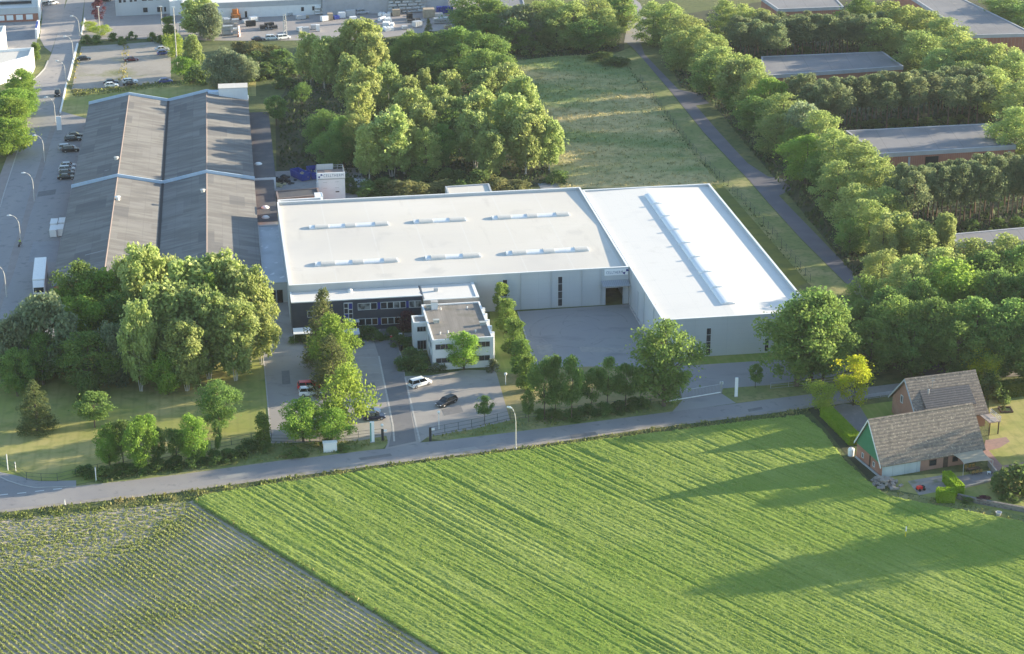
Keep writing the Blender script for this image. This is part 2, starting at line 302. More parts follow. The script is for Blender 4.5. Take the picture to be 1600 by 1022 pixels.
# ---------------------------------------------------------------- crops
rng = np.random.default_rng(7)
def vnoise(ny, nx, sy, sx):
    """smooth value noise on an ny x nx grid, cell sizes sy, sx in samples"""
    gy, gx = int(ny/sy)+3, int(nx/sx)+3; g = rng.random((gy, gx))
    yy, xx = np.arange(ny)/sy, np.arange(nx)/sx; y0, x0 = yy.astype(int), xx.astype(int)
    fy, fx = (yy-y0)[:, None], (xx-x0)[None, :]; fy = fy*fy*(3-2*fy); fx = fx*fx*(3-2*fx)
    a = g[np.ix_(y0, x0)]*(1-fx)+g[np.ix_(y0, x0+1)]*fx; c = g[np.ix_(y0+1, x0)]*(1-fx)+g[np.ix_(y0+1, x0+1)]*fx
    return a*(1-fy)+c*fy
def inpoly(X, Y, poly):
    r = np.zeros(X.shape, bool); n = len(poly)
    for i in range(n):
        (x0, y0), (x1, y1) = poly[i], poly[(i+1) % n]
        if y0 == y1: continue
        c = ((y0 > Y) != (y1 > Y)) & (X < (x1-x0)*(Y-y0)/(y1-y0)+x0); r ^= c
    return r
def mesh_np(name, V, F, m, smooth=False):
    me = bpy.data.meshes.new(name); k = F.shape[1]
    me.vertices.add(len(V)); me.vertices.foreach_set('co', np.ascontiguousarray(V, np.float32).ravel())
    me.loops.add(F.size); me.loops.foreach_set('vertex_index', np.ascontiguousarray(F, np.int32).ravel())
    me.polygons.add(len(F)); me.polygons.foreach_set('loop_start', np.arange(0, F.size, k, dtype=np.int32))
    if smooth: me.polygons.foreach_set('use_smooth', np.ones(len(F), bool))
    me.update(calc_edges=True); me.materials.append(m)
    return me
R0, R1 = G(303, 785)[:2], G(690, 1022)[:2]
rowd = (R1-R0)/np.linalg.norm(R1-R0); ROWA = math.atan2(rowd[1], rowd[0]); rown = np.array([-rowd[1], rowd[0]])
def rowgrid(poly, da, dn):
    P = np.array(poly); A = (P-R0) @ rowd; N = (P-R0) @ rown
    a = np.arange(A.min(), A.max()+da, da); n = np.arange(N.min(), N.max()+dn, dn)
    return a, n
WHEAT = [tuple(G(x, y)[:2]) for x, y in [(303,784),(320,776),(400,763),(600,734),(800,708),(1000,682),(1200,657),(1255,651),(1285,676),(1320,723),(1370,767),(1390,779),(1450,791),(1600,819),(1850,852),(1850,1105),(757,1105),(690,1022)]]
a_, n_ = rowgrid(WHEAT, .36, .17)
na, nn = len(a_), len(n_)
drill = np.convolve(rng.normal(size=nn), [.3, .5, .3], 'same')
H = .50+.07*rng.random((nn, na))+.06*(vnoise(nn, na, 1.5, 2.2)-.5)+.075*(vnoise(nn, na, 1.3, 90)-.5)+.034*drill[:, None]*(.4+.9*vnoise(nn, na, 40, 50))+.04*(vnoise(nn, na, 9, 14)-.5)
dark = np.clip((vnoise(nn, na, 3.5, 30)-.70)*5, 0, 1)*np.clip((vnoise(nn, na, 60, 120)-.35)*2.5, 0, 1)   # lodged streaks
H -= .17*dark
for k, off in enumerate(np.arange(9, n_.max(), 15.5)):      # tramlines
    for q in (0, 1.9):
        H -= (.19 if k % 2 else .13)*np.exp(-((n_-off-q)/.17)**2)[:, None]*(.45+.75*vnoise(nn, na, 9999, 26))
for ln, dep in ((-1.2, .0),):
    pass
NN, AA = np.meshgrid(n_, a_, indexing='ij')
X = R0[0]+AA*rowd[0]+NN*rown[0]; Y = R0[1]+AA*rowd[1]+NN*rown[1]
X = X+.05*(rng.random(X.shape)-.5); Y = Y+.08*(rng.random(X.shape)-.5)
ins = inpoly(X, Y, WHEAT)
H = np.where(ins, np.maximum(H, .06), .02)
idx = np.arange(nn*na).reshape(nn, na)
F = np.stack([idx[:-1, :-1], idx[:-1, 1:], idx[1:, 1:], idx[1:, :-1]], -1).reshape(-1, 4)
keep = (ins[:-1, :-1] | ins[:-1, 1:] | ins[1:, 1:] | ins[1:, :-1]).ravel(); F = F[keep]
V = np.stack([X, Y, H], -1).reshape(-1, 3)
used = np.unique(F); rm = np.zeros(len(V), np.int64); rm[used] = np.arange(len(used))
if ROWA < -math.pi/2 or True:
    n0 = np.cross(V[F[0, 1]]-V[F[0, 0]], V[F[0, 3]]-V[F[0, 0]])
    if n0[2] < 0: F = F[:, ::-1]
M_wheat = mat('green_wheat', (.235,.325,.055), [((.33,.405,.10), .12, .4, .68, {'stretch': (6, 1, 1), 'rot': ROWA}), ((.16,.245,.04), .9, .5, .8, {'stretch': (9, .6, 1), 'rot': ROWA}), ((.32,.40,.12), 3.2, .5, .72, {'stretch': (2, 1, 1), 'rot': ROWA, 'amt': .75, 'detail': 2}), ((.20,.315,.045), .03, .48, .62, {'amt': .6})], .85, spec=.15, transl=.2)
o = bpy.data.objects.new('wheat_crop', mesh_np('wheat_crop', V[used], rm[F], M_wheat)); C.objects.link(o)
tag(o, 'bright green wheat growing in long streaked rows across the field', 'wheat', kind='stuff')

# single shoots standing out of the crop surface
nb = 210000; gi = rng.integers(0, nn, nb*2); gj = rng.integers(0, na, nb*2); okb = ins[gi, gj] & (H[gi, gj] > .3); gi, gj = gi[okb][:nb], gj[okb][:nb]; nb = len(gi)
cb = np.stack([X[gi, gj]+(rng.random(nb)-.5)*.35, Y[gi, gj]+(rng.random(nb)-.5)*.35, H[gi, gj]-.02], -1)
# young row crop on grey soil
SOIL = [(304,784),(692,1022),(759,1105),(-150,1105),(-90,826),(0,814)]
M_soil = mat('tilled_soil', (.40,.34,.265), [((.33,.28,.215), .3, .4, .7), ((.47,.41,.33), 2.5, .5, .8)], .95, (4, .12))
sheet('soil_field', SOIL, M_soil, .014)
SP = [tuple(G(x, y)[:2]) for x, y in SOIL]
a_, n_ = rowgrid(SP, .5, .95/6); NN, AA = np.meshgrid(n_, a_, indexing='ij')
X = R0[0]+AA*rowd[0]+NN*rown[0]; Y = R0[1]+AA*rowd[1]+NN*rown[1]; ins = inpoly(X, Y, SP)
tipm = inpoly(X, Y, [tuple(G(x, y)[:2]) for x, y in [(-90,826),(0,812),(303,784),(282,812),(200,868),(120,880),(60,895),(0,890),(-90,905)]])
Z = .12+np.where(tipm, .012, .04)*np.cos((NN-n_[0])*2*math.pi/.95)+.05*rng.random(X.shape)+.05*(vnoise(*X.shape, 3, 3)-.5); Z = np.where(ins, np.maximum(Z, .03), .0)
idx = np.arange(X.size).reshape(X.shape); F = np.stack([idx[:-1, :-1], idx[1:, :-1], idx[1:, 1:], idx[:-1, 1:]], -1).reshape(-1, 4)
F = F[(ins[:-1, :-1] | ins[:-1, 1:] | ins[1:, 1:] | ins[1:, :-1]).ravel()]; V = np.stack([X, Y, Z], -1).reshape(-1, 3)
if np.cross(V[F[0, 1]]-V[F[0, 0]], V[F[0, 3]]-V[F[0, 0]])[2] < 0: F = F[:, ::-1]
used = np.unique(F); rm = np.zeros(len(V), np.int64); rm[used] = np.arange(len(used))
o = bpy.data.objects.new('soil_ridge_field', mesh_np('soil_ridge_field', V[used], rm[F], M_soil)); C.objects.link(o); tag(o, kind='structure'); NRIDGE = n_[0]
def leafquads(cen, size, aspect, nrm, up=None):
    """arrays of leaf quads: centres (n,3), sizes (n,), normals (n,3)"""
    n = len(cen); r = rng.normal(size=(n, 3)) if up is None else up
    t = np.cross(nrm, r); t /= np.linalg.norm(t, axis=1, keepdims=True)+1e-9; s = np.cross(nrm, t)
    t = t*(size*.5)[:, None]; s = s*(size*.5*aspect)[:, None]
    j = 1+.3*(rng.random((n, 4))-.5)
    V = np.stack([cen-s*j[:, :1], cen+t*j[:, 1:2], cen+s*j[:, 2:3], cen-t*j[:, 3:4]], 1).reshape(-1, 3)
    return V, np.arange(4*n).reshape(n, 4)
nr = rng.normal(size=(nb, 3))*[1, 1, .5]; nr /= np.linalg.norm(nr, axis=1, keepdims=True)
V, F = leafquads(cb, .20+.16*rng.random(nb), .5, nr, np.tile([0, 0, 1.], (nb, 1))+rng.normal(size=(nb, 3))*.45)
o = bpy.data.objects.new('wheat_shoots', mesh_np('wheat_shoots', V, F, mat('wheat_shoot', (.31,.39,.10), [((.40,.45,.15), 1.5, .45, .7)], .8, spec=.1, transl=.4))); C.objects.link(o)
tag(o, 'upright wheat shoots and ears rising from the green crop', 'wheat', kind='stuff')
rowsp = .95
cen = []
A2 = (np.array(SP)-R0) @ rowd; N2 = (np.array(SP)-R0) @ rown
for n0 in np.arange(NRIDGE, -.2, rowsp):
    a = np.arange(A2.min(), A2.max(), .17); a = a+.2*(rng.random(len(a))-.5)
    nn_ = n0+.10*(rng.random(len(a))-.5)
    cen.append(np.stack([R0[0]+a*rowd[0]+nn_*rown[0], R0[1]+a*rowd[1]+nn_*rown[1]], -1))
P2 = np.concatenate(cen)
# the headland near the road is sown across and has hardly come up
tip = inpoly(P2[:, 0], P2[:, 1], [tuple(G(x, y)[:2]) for x, y in [(-90,826),(0,812),(303,784),(282,812),(200,868),(120,880),(60,895),(0,890),(-90,905)]])
big = np.ones(len(P2)); big[tip] = .86
wk = inpoly(P2[:, 0], P2[:, 1], [tuple(G(x, y)[:2]) for x, y in [(303,784),(330,800),(690,1022),(735,1075),(640,1075),(440,935),(300,845)]]); big[wk] *= .85
lush = inpoly(P2[:, 0], P2[:, 1], [tuple(G(x, y)[:2]) for x, y in [(262,812),(285,828),(258,862),(215,865),(100,880),(20,900),(20,885),(120,870),(225,845)]]); big[lush] = 1.18
nsx = np.sin(P2[:, 0]*.31+1.3*np.sin(P2[:, 1]*.23))+np.sin(P2[:, 1]*.41-P2[:, 0]*.13)
big *= np.clip(1.0+.10*nsx, .75, 1.25)*(.8+.4*rng.random(len(P2)))
P2[tip] += (rng.random((tip.sum(), 2))-.5)*1.0
okp = inpoly(P2[:, 0], P2[:, 1], SP) & (rng.random(len(P2)) < np.where(tip, .9, .97)); P2 = P2[okp]; big = big[okp]
k = 11
cc = np.repeat(P2, k, 0); bb = np.repeat(big, k); n = len(cc)
cen = np.column_stack([cc+(rng.random((n, 2))-.5)*(.42*bb)[:, None], .17+.13*bb*rng.random(n)])
nr = rng.normal(size=(n, 3))*.5+[.45, .2, .6]; nr /= np.linalg.norm(nr, axis=1, keepdims=True)
V, F = leafquads(cen, .25*bb*(.6+.8*rng.random(n)), .6, nr)
M_crop = mat('young_crop', (.33,.38,.12), [((.43,.44,.19), .8, .42, .7), ((.28,.34,.10), 3, .55, .8)], .9, spec=.05, transl=.4)
o = bpy.data.objects.new('row_crop', mesh_np('row_crop', V, F, M_crop)); C.objects.link(o)
tag(o, 'young leafy crop in straight parallel rows on grey soil', 'crop', kind='stuff')

# tall grass: tufts along verges and ditch
def tufts(name, label, polys, dens, h, m, cat='grass'):
    allc, hh = [], []
    for pl in polys:
        P = np.array([G(x, y)[:2] for x, y in pl]); lo, hi = P.min(0), P.max(0)
        n = int((hi-lo).prod()*dens); q = lo+rng.random((n, 2))*(hi-lo)
        q = q[inpoly(q[:, 0], q[:, 1], [tuple(p) for p in P])]; allc.append(q)
    q = np.concatenate(allc); n = len(q)
    patch = .55+.5*(np.sin(q[:, 0]*.9+2*np.sin(q[:, 1]*.7))*.5+.5)
    hz = h*patch*(.5+.8*rng.random(n))
    nr = rng.normal(size=(n, 3))*[1, 1, .45]; nr /= np.linalg.norm(nr, axis=1, keepdims=True)
    up = np.tile([0, 0, 1.], (n, 1))+rng.normal(size=(n, 3))*.25
    V, F = leafquads(np.column_stack([q, hz*.45]), hz*.75, 1.35, nr, up)
    V[:, 2] = np.maximum(V[:, 2], .02)
    o = bpy.data.objects.new(name, mesh_np(name, V, F, m)); C.objects.link(o)
    return tag(o, label, cat, kind='stuff')
M_tuft = mat('verge_blades', (.19,.23,.065), [((.36,.31,.14), .16, .45, .68), ((.09,.13,.035), .7, .5, .75)], .85, spec=.15, transl=.25)
M_tuft_dry = mat('seeding_grass', (.30,.26,.13), [((.16,.19,.06), .3, .45, .7)], .85, spec=.15, transl=.25)
lo_f = [(x, y+4.5) for x, y in LO[5:-1]]
tufts('verge_grass', 'tall rough grass on the verge between road and wheat field', [lo_f+[(x, y+(17 if x < 290 else 10)) for x, y in lo_f[::-1]]], 7, .55, M_tuft)
tufts('verge_grass', 'rough grass under the fence between road and front lawn', [[(119,759),(220,738),(424,693),(560,690),(600,683),(606,691),(575,701),(475,714),(400,723),(220,747)]], 5, .5, M_tuft)
tufts('verge_grass', 'rough grass strip between road and car park fence', [[(672,683),(797,657),(1062,624),(1070,628),(1050,641),(800,673),(705,686)]], 5, .45, M_tuft)
tufts('field_edge_grass', 'tall fringe of grass edging wheat against bare rows', [[(303,784),(308,783),(700,1022),(740,1072),(732,1075),(690,1022)]], 9, .75, M_tuft)
tufts('ditch_grass', 'dark weeds growing along the ditch beside the meadow', [[(978,98),(1002,128),(1052,195),(1087,240),(1122,275),(1152,302),(1265,440),(1260,443),(1146,306),(1112,272),(1080,242),(1045,198),(996,130),(972,98)]], 1.6, .5, mat('ditch_weeds', (.06,.09,.03), [((.12,.14,.05), .6, .5, .75)], .85, transl=.2))
tufts('meadow_grass', 'long seeding grass in the rough meadow beyond the white hall', [[(806,95),(870,88),(960,84),(985,110),(1045,178),(1090,238),(1128,288),(870,294),(840,220)]], 2.2, .55, mat('meadow_blades', (.22,.29,.10), [((.52,.44,.22), .045, .42, .60, {'stretch': (3, 1, 1)}), ((.08,.11,.04), .4, .5, .75)], .85, transl=.2))  # blades carry the same painted sunlight bands as the meadow ground
M_under = mat('undergrowth_leaf', (.05,.085,.03), [((.10,.14,.045), .3, .45, .7), ((.03,.05,.02), 1.1, .5, .75)], .85, transl=.25)
tufts('undergrowth', 'dark low undergrowth under the trees east of the path', [[(1020,42),(1250,20),(1450,60),(1640,180),(1700,560),(1452,568),(1345,447),(1290,378),(1228,302),(1112,163),(1066,138)]], 1.0, 1.3, M_under, 'undergrowth')
tufts('undergrowth', 'dark low undergrowth in the wood behind the cream roof', [[(436,172),(470,97),(760,42),(970,2),(968,78),(806,95),(868,288),(640,298),(545,288),(436,262)]], 1.1, 1.1, M_under, 'undergrowth')
tufts('weed_strip', 'yellow flowering weeds in strips across the gravel car park', [[(193,72),(203,72),(199,122),(190,128),(182,132)],[(118,105),(124,86),(128,76),(131,76),(122,112),(116,138),(111,139)]], 1.6, .6, mat('yellow_weeds', (.36,.30,.07), [((.2,.2,.06), .4, .45, .65)], .85, transl=.2))
tufts('verge_grass', 'uncut grass bank between gravel car park and street lawn', [[(112,142),(190,137),(267,127),(310,124),(310,131),(200,143),(115,153)]], 3, .8, M_tuft)
tufts('garden_edge_grass', 'rough grass between the garden wall and the wheat', [[(1385,768),(1450,778),(1600,808),(1700,825),(1700,838),(1600,820),(1450,792),(1388,780)]], 4, .5, M_tuft)
# ---------------------------------------------------------------- building materials
M_panel = mat('grey_metal_panel', (.50,.52,.54), [((.44,.46,.48), .15, .4, .7, {'stretch': (1, 1, 6)}), ((.38,.40,.42), .9, .03, 0, {'kind': 'lines', 'axis': 2, 'amt': .6}), ((.36,.38,.4), .1538, .007, 0, {'kind': 'lines', 'axis': 0, 'amt': .8})], .5, spec=.4)
M_panelv = mat('grey_metal_panel_side', (.50,.52,.54), [((.44,.46,.48), .15, .4, .7, {'stretch': (1, 1, 6)}), ((.38,.40,.42), .9, .03, 0, {'kind': 'lines', 'axis': 2, 'amt': .6}), ((.36,.38,.4), .1538, .007, 0, {'kind': 'lines', 'axis': 1, 'amt': .8})], .5, spec=.4)
M_roofw = mat('cream_roof_membrane', (.61,.57,.51), [((.66,.62,.565), .06, .45, .7), ((.52,.49,.455), .03, .5, .75), ((.66,.64,.61), .1, .02, 0, {'kind': 'lines', 'axis': 0, 'amt': .5}), ((.47,.435,.395), .35, .60, .78, {'stretch': (1, 5, 1), 'amt': .6}), ((.44,.42,.39), .11, .62, .72, {'amt': .45}), ((.45,.43,.41), .1, .006, 0, {'kind': 'lines', 'axis': 1, 'amt': .6})], .7)
M_roofw2 = mat('white_roof_membrane', (.69,.66,.62), [((.64,.615,.58), .07, .5, .75), ((.59,.58,.57), .12, .018, 0, {'kind': 'lines', 'axis': 1, 'amt': .45}), ((.56,.53,.49), .3, .62, .8, {'amt': .6}), ((.55,.54,.53), .1, .60, .72, {'amt': .5}), ((.54,.53,.52), .2, .01, 0, {'kind': 'lines', 'axis': 0, 'amt': .5})], .65)
M_trim = mat('white_trim', (.78,.78,.77), [((.68,.68,.68), .8, .5, .8)], .5)
M_greytrim = mat('grey_trim', (.42,.44,.46), [((.36,.38,.4), .8, .5, .8)], .5)
M_skyl = mat('skylight_dome', (.72,.73,.74), [((.60,.62,.64), .6, .5, .75, {'stretch': (2, 1, 1)}), ((.5,.52,.55), .8, .04, 0, {'kind': 'lines', 'axis': 0, 'amt': .6})], .35, spec=.5)
M_skyl2 = mat('skylight_dome_long', (.74,.75,.76), [((.62,.64,.66), 1, .05, 0, {'kind': 'lines', 'axis': 1, 'amt': .7}), ((.64,.66,.68), .5, .5, .75)], .35, spec=.5)
M_vent = mat('vent_flap', (.60,.575,.53), [((.5,.48,.45), 1.2, .5, .8)], .5)
M_glass = mat('dark_glass', (.018,.022,.03), [((.05,.055,.06), .5, .5, .8)], .08, spec=.6)
M_glassc = mat('curtained_glass', (.25,.26,.26), [((.06,.065,.07), .9, .45, .6)], .15, spec=.5)
M_glassw = mat('warm_glass', (.05,.03,.02), [((.22,.09,.03), 1.1, .6, .75)], .12, spec=.5)
M_frame = mat('window_frame', (.55,.56,.57), [], .5)
M_bluep = mat('blue_infill', (.02,.03,.22), [], .4)
M_darkp = mat('anthracite_cladding', (.042,.05,.075), [((.06,.068,.09), .4, .45, .75), ((.03,.035,.05), .8, .03, 0, {'kind': 'lines', 'axis': 2, 'amt': .7})], .6)
M_beige = mat('beige_render', (.36,.33,.30), [((.30,.27,.25), .5, .45, .75)], .85)
M_whiter = mat('white_render', (.72,.73,.75), [((.64,.65,.67), .3, .45, .75), ((.54,.55,.56), .9, .62, .85, {'stretch': (1, 1, 4)})], .8)
M_felt = mat('brown_roof_felt', (.215,.195,.175), [((.27,.245,.22), .8, .45, .7, {'stretch': (1, 8, 1)}), ((.16,.145,.13), 1.05, .06, 0, {'kind': 'lines', 'axis': 0, 'amt': .7}), ((.16,.15,.12), .25, .55, .75)], .95)
M_feltd = mat('dark_roof_felt', (.085,.085,.095), [((.125,.12,.12), .25, .45, .7), ((.06,.06,.07), .35, .03, 0, {'kind': 'lines', 'axis': 1, 'amt': .7})], .95)
M_corr = mat('corrugated_roof', (.152,.145,.14), [((.21,.205,.195), .35, .42, .62, {'stretch': (4, .7, 1)}), ((.10,.10,.102), .9, .55, .7, {'stretch': (3, .25, 1), 'amt': .45}), ((.105,.106,.11), .28, .55, .8, {'stretch': (5, .5, 1)}), ((.20,.195,.19), 1, .52, .54, {'kind': 'brick', 'bw': 3.57, 'rh': 4.8, 'mortar': 0, 'mv': 0, 'amt': .6}), ((.10,.10,.107), 1, .06, .05, {'kind': 'brick', 'bw': 3.57, 'rh': 7.2, 'mortar': 0, 'mv': .3, 'amt': .6}), ((.10,.10,.105), .28, .02, 0, {'kind': 'lines', 'axis': 0, 'amt': .5}), ((.115,.115,.12), .42, .03, 0, {'kind': 'lines', 'axis': 1, 'amt': .6}), ((.22,.21,.19), 1.3, .63, .8, {'stretch': (2, 5, 1), 'amt': .55})], .92, (5.6, .05, {'kind': 'lines', 'axis': 1, 'strength': .3}))
M_bluefas = mat('pale_blue_fascia', (.42,.53,.66), [((.5,.6,.7), .4, .45, .75), ((.3,.38,.47), 2, .62, .85)], .6)
M_brick = mat('red_brick', (.36,.145,.095), [((.29,.115,.08), .6, .4, .7), ((.42,.36,.32), 2.2, .75, .95, {'kind': 'brick', 'rot': 0, 'amt': .3})], .9)
M_ridge = mat('ridge_cap', (.24,.19,.175), [((.22,.18,.17), 1, .45, .75)], .85)
M_gutter = mat('gutter_felt', (.035,.036,.04), [], .9)
M_metal = mat('galvanised', (.45,.46,.47), [((.36,.37,.38), 2, .5, .8)], .45, metal=.4)
M_blueink = mat('dark_blue_ink', (.015,.03,.22), [], .5)
M_inkgrey = mat('grey_blue_ink', (.10,.14,.26), [], .5)
M_black = mat('black_void', (.012,.012,.014), [], .9)
M_tan = mat('tan_panel', (.42,.39,.25), [((.34,.31,.2), 1, .5, .8)], .8)
M_board = mat('sign_board', (.80,.81,.83), [], .45)

def text_mesh(body, h, mat_, parent, x, y, z, width, name='lettering'):
    """raised letters on a plane facing -y, centred at x, z; cap height h, total width given"""
    cu = bpy.data.curves.new(name, 'FONT'); cu.body = body; cu.align_x = 'CENTER'; cu.align_y = 'CENTER'; cu.extrude = .02; cu.space_character = 1.25
    t = bpy.data.objects.new(name+'_src', cu); C.objects.link(t)
    bpy.context.view_layer.update()
    me = bpy.data.meshes.new_from_object(t.evaluated_get(bpy.context.evaluated_depsgraph_get()))
    C.objects.unlink(t); bpy.data.objects.remove(t)
    co = np.empty(len(me.vertices)*3); me.vertices.foreach_get('co', co); co = co.reshape(-1, 3)
    lo, hi = co.min(0), co.max(0); sx = width/(hi[0]-lo[0]); sz = h/(hi[1]-lo[1]); c = (lo+hi)/2
    n = np.stack([(co[:, 0]-c[0])*sx+x, -(co[:, 2])+y, (co[:, 1]-c[1])*sz+z], -1)
    me.vertices.foreach_set('co', n.ravel()); me.update(); me.materials.clear(); me.materials.append(mat_)
    o = bpy.data.objects.new(name, me); C.objects.link(o); o.parent = parent; return o
def window(parent, x0, x1, z0, z1, y, pane=None, fm=None, fw=.09, n=1, nz=1, name='window', face='-y'):
    """frame ring with glazing bars proud of a wall; the pane is its sub-part"""
    b, g = MB(), MB()
    def bx(mb, a0, a1, d0, d1, h0, h1):
        if face == '-y': mb.box(a0, a1, y-d1, y-d0, h0, h1)
        elif face == '+x': mb.box(y+d0, y+d1, a0, a1, h0, h1)
        else: mb.box(y-d1, y-d0, a0, a1, h0, h1)
    bx(b, x0, x0+fw, .003, .08, z0, z1); bx(b, x1-fw, x1, .003, .08, z0, z1); bx(b, x0+fw, x1-fw, .003, .08, z1-fw, z1); bx(b, x0+fw, x1-fw, .003, .11, z0, z0+fw)
    for i in range(1, n):
        c = x0+(x1-x0)*i/n; bx(b, c-fw*.4, c+fw*.4, .003, .07, z0+fw, z1-fw)
    for i in range(1, nz):
        c = z0+(z1-z0)*i/nz; bx(b, x0+fw, x1-fw, .003, .065, c-fw*.4, c+fw*.4)
    bx(g, x0+fw*.5, x1-fw*.5, .001, .03, z0+fw*.5, z1-fw*.5)
    w_ = b.build(name, fm or M_frame, parent); g.build('pane', pane or M_glass, w_)
    return w_
def parapet_ring(b, x0, x1, y0, y1, z0, z1, t):
    b.box(x0, x1, y0, y0+t, z0, z1); b.box(x0, x1, y1-t, y1, z0, z1); b.box(x0, x0+t, y0+t, y1-t, z0, z1); b.box(x1-t, x1, y0+t, y1-t, z0, z1)

# ---------------------------------------------------------------- white hall with cream roof
HA = .1508; HF = Frame(G(451.5,446,8.3), HA); HO = HF.o
T = thing('factory_hall', 'long grey factory hall under a cream roof with six short skylights', 'hall', HO, HA)
U1, V1, HZ = 71.3, 56.4, 8.3
dL, dR = HF.onv(946,470,0)[0], HF.onv(973,470,0)[0]; dT = HF.onv(960,449.5,0)[1]
b = MB(); b.box(0, dL, 0, .3, 0, HZ-.06); b.box(dR, U1, 0, .3, 0, HZ-.06); b.box(dL, dR, 0, .3, dT, HZ-.06)
b.box(0, U1, V1-.3, V1, 0, HZ-.06); b.box(U1-.3, U1-.002, .3, V1-.3, 0, HZ-.06); b.build('wall', M_panel, T)
b = MB(); b.box(0, .3, .3, V1-.3, 0, HZ-.06); b.build('side_wall', M_panelv, T)
b = MB(); b.xprism([(.302,7.3),(V1-.302,7.3),(V1-.302,7.66),(28.2,8.12),(.302,7.66)], .302, U1-.302); b.build('roof', M_roofw, T)
b = MB(); parapet_ring(b, -.06, U1-.003, -.06, V1+.06, HZ-.06, HZ+.04, .42); b.build('parapet_cap', M_trim, T)
# drive-in door with a view inside
b = MB(); b.box(dL-2, dR+2, 9.0, 9.1, .02, 5.2); b.box(dL-2.1, dL-2, .31, 9, .02, 5.2); b.box(dR+2, dR+2.1, .31, 9, .02, 5.2); b.box(dL-2, dR+2, .31, 9, 5.2, 5.3); b.build('door_interior', M_black, T)
b = MB(); b.box(dL+.1, dR-.9, 8.6, 8.8, 1.9, 4.6); b.build('stored_panel', M_tan, T)
b = MB(); b.box(dL-.22, dL-.004, -.12, -.002, .05, dT+.2); b.box(dR+.004, dR+.22, -.12, -.002, .05, dT+.2); b.box(dL-.22, dR+.22, -.12, -.002, dT+.2, dT+.42); b.build('door_frame', M_greytrim, T)
b = MB()
c0, c1 = HF.onv(940,445,-1)[0], HF.onv(990,445,-1)[0]; c1 = min(c1, 71.1)
b.add([(c0,-.02,5.5),(c1,-.02,5.5),(c1,-2.5,5.05),(c0,-2.5,5.05),(c0,-.02,5.35),(c1,-.02,5.35),(c1,-2.5,4.9),(c0,-2.5,4.9)], [(0,3,2,1),(4,5,6,7),(0,1,5,4),(1,2,6,5),(2,3,7,6),(3,0,4,7)])
cp = b.build('door_canopy', mat('canopy_sheet', (.33,.35,.38), [((.2,.21,.23), 2.4, .12, .02, {'kind': 'lines', 'axis': 0})], .5), T)
for q in (c0+.1, c1-.2): b = MB(); b.tube([(q,-.03,3.6),(q,-2.3,4.9)], .05, 5); b.build('bracket', M_metal, cp)
for xx in (c0+.05, 61.2, 54.7, 48.2): b = MB(); b.box(xx-.07, xx+.07, -.16, -.02, .1, HZ-.1); b.build('downpipe', M_greytrim, T)
wu = [HF.onv(x, 460, 0)[0] for x in (871.3, 879)]; window(T, wu[0], wu[1], .3, 7.0, 0, n=1, nz=4)
wu = [HF.onv(x, 445, 0)[0] for x in (785, 793)]; window(T, wu[0], wu[1], 3.2, 7.0, 0, nz=2)
# sign over the door
su = [HF.onv(x, 425, 0)[0] for x in (944.5, 981)]; sz1 = HF.onv(962, 420, 0)[1]; sz0 = HF.onv(962, 429.6, 0)[1]
b = MB(); b.box(su[0], su[1], -.15, -.02, sz0, sz1); sg = b.build('sign', M_board, T)
sw = su[1]-su[0]; text_mesh('CELLTHERM', .62, M_inkgrey, sg, su[0]+sw*.42, -.15, (sz0+sz1)/2-.05, sw*.70)
def logo(par, cx, cz, r, y):
    b = MB()
    for sx, sz in ((1, 1), (-1, -1)):       # two quarter leaves meeting at a diagonal
        pts = [(cx+sx*.05, cz+sz*.05)]+[(cx+sx*(.05+r*math.cos(t)), cz+sz*(.05+r*math.sin(t)*.9)) for t in np.linspace(0.15, 1.4, 6)]
        b.add([(x, y-.03, z) for x, z in pts]+[(x, y-.001, z) for x, z in pts], [tuple(range(7))]+[(i, (i+1) % 7, 7+(i+1) % 7, 7+i) for i in range(7)])
    return b.build('emblem', M_blueink, par)
logo(sg, su[0]+sw*.90, (sz0+sz1)/2, .62, -.15)
def skylight(par, u0, u1, vc, wd, h, z, flaps):
    arc = [(vc-wd/2, z), (vc-wd/2, z+.16)]+[(vc-wd/2*math.cos(t), z+.16+h*math.sin(t)) for t in np.linspace(.15, math.pi-.15, 9)]+[(vc+wd/2, z+.16), (vc+wd/2, z)]
    b = MB(); b.xprism(arc, u0, u1); s_ = b.build('skylight', M_skyl, par)
    for f0, f1 in flaps:
        a2 = [(vc-wd*.53, z+.18)]+[(vc-wd*.53*math.cos(t), z+.19+(h+.12)*math.sin(t)) for t in np.linspace(.1, math.pi-.1, 9)]+[(vc+wd*.53, z+.18)]
        b = MB(); b.xprism(a2, u0+(u1-u0)*f0, u0+(u1-u0)*f1); b.build('vent_flap', M_vent, s_)
for u0, u1, v in ((6.3,24,37.3),(29.7,41.6,37.6),(47.5,65.2,37.5),(6.1,23.7,13),(29.6,41.5,13.2),(47.1,65.1,13.4)):
    zz = 7.66+(8.12-7.66)*(1-abs(v-28.2)/28)-.05
    skylight(T, u0, u1, v, 2.3, .36, zz, ((.07,.24),(.45,.58),(.83,.985)) if u1-u0 > 14 else ((.1,.36),(.68,.97)))
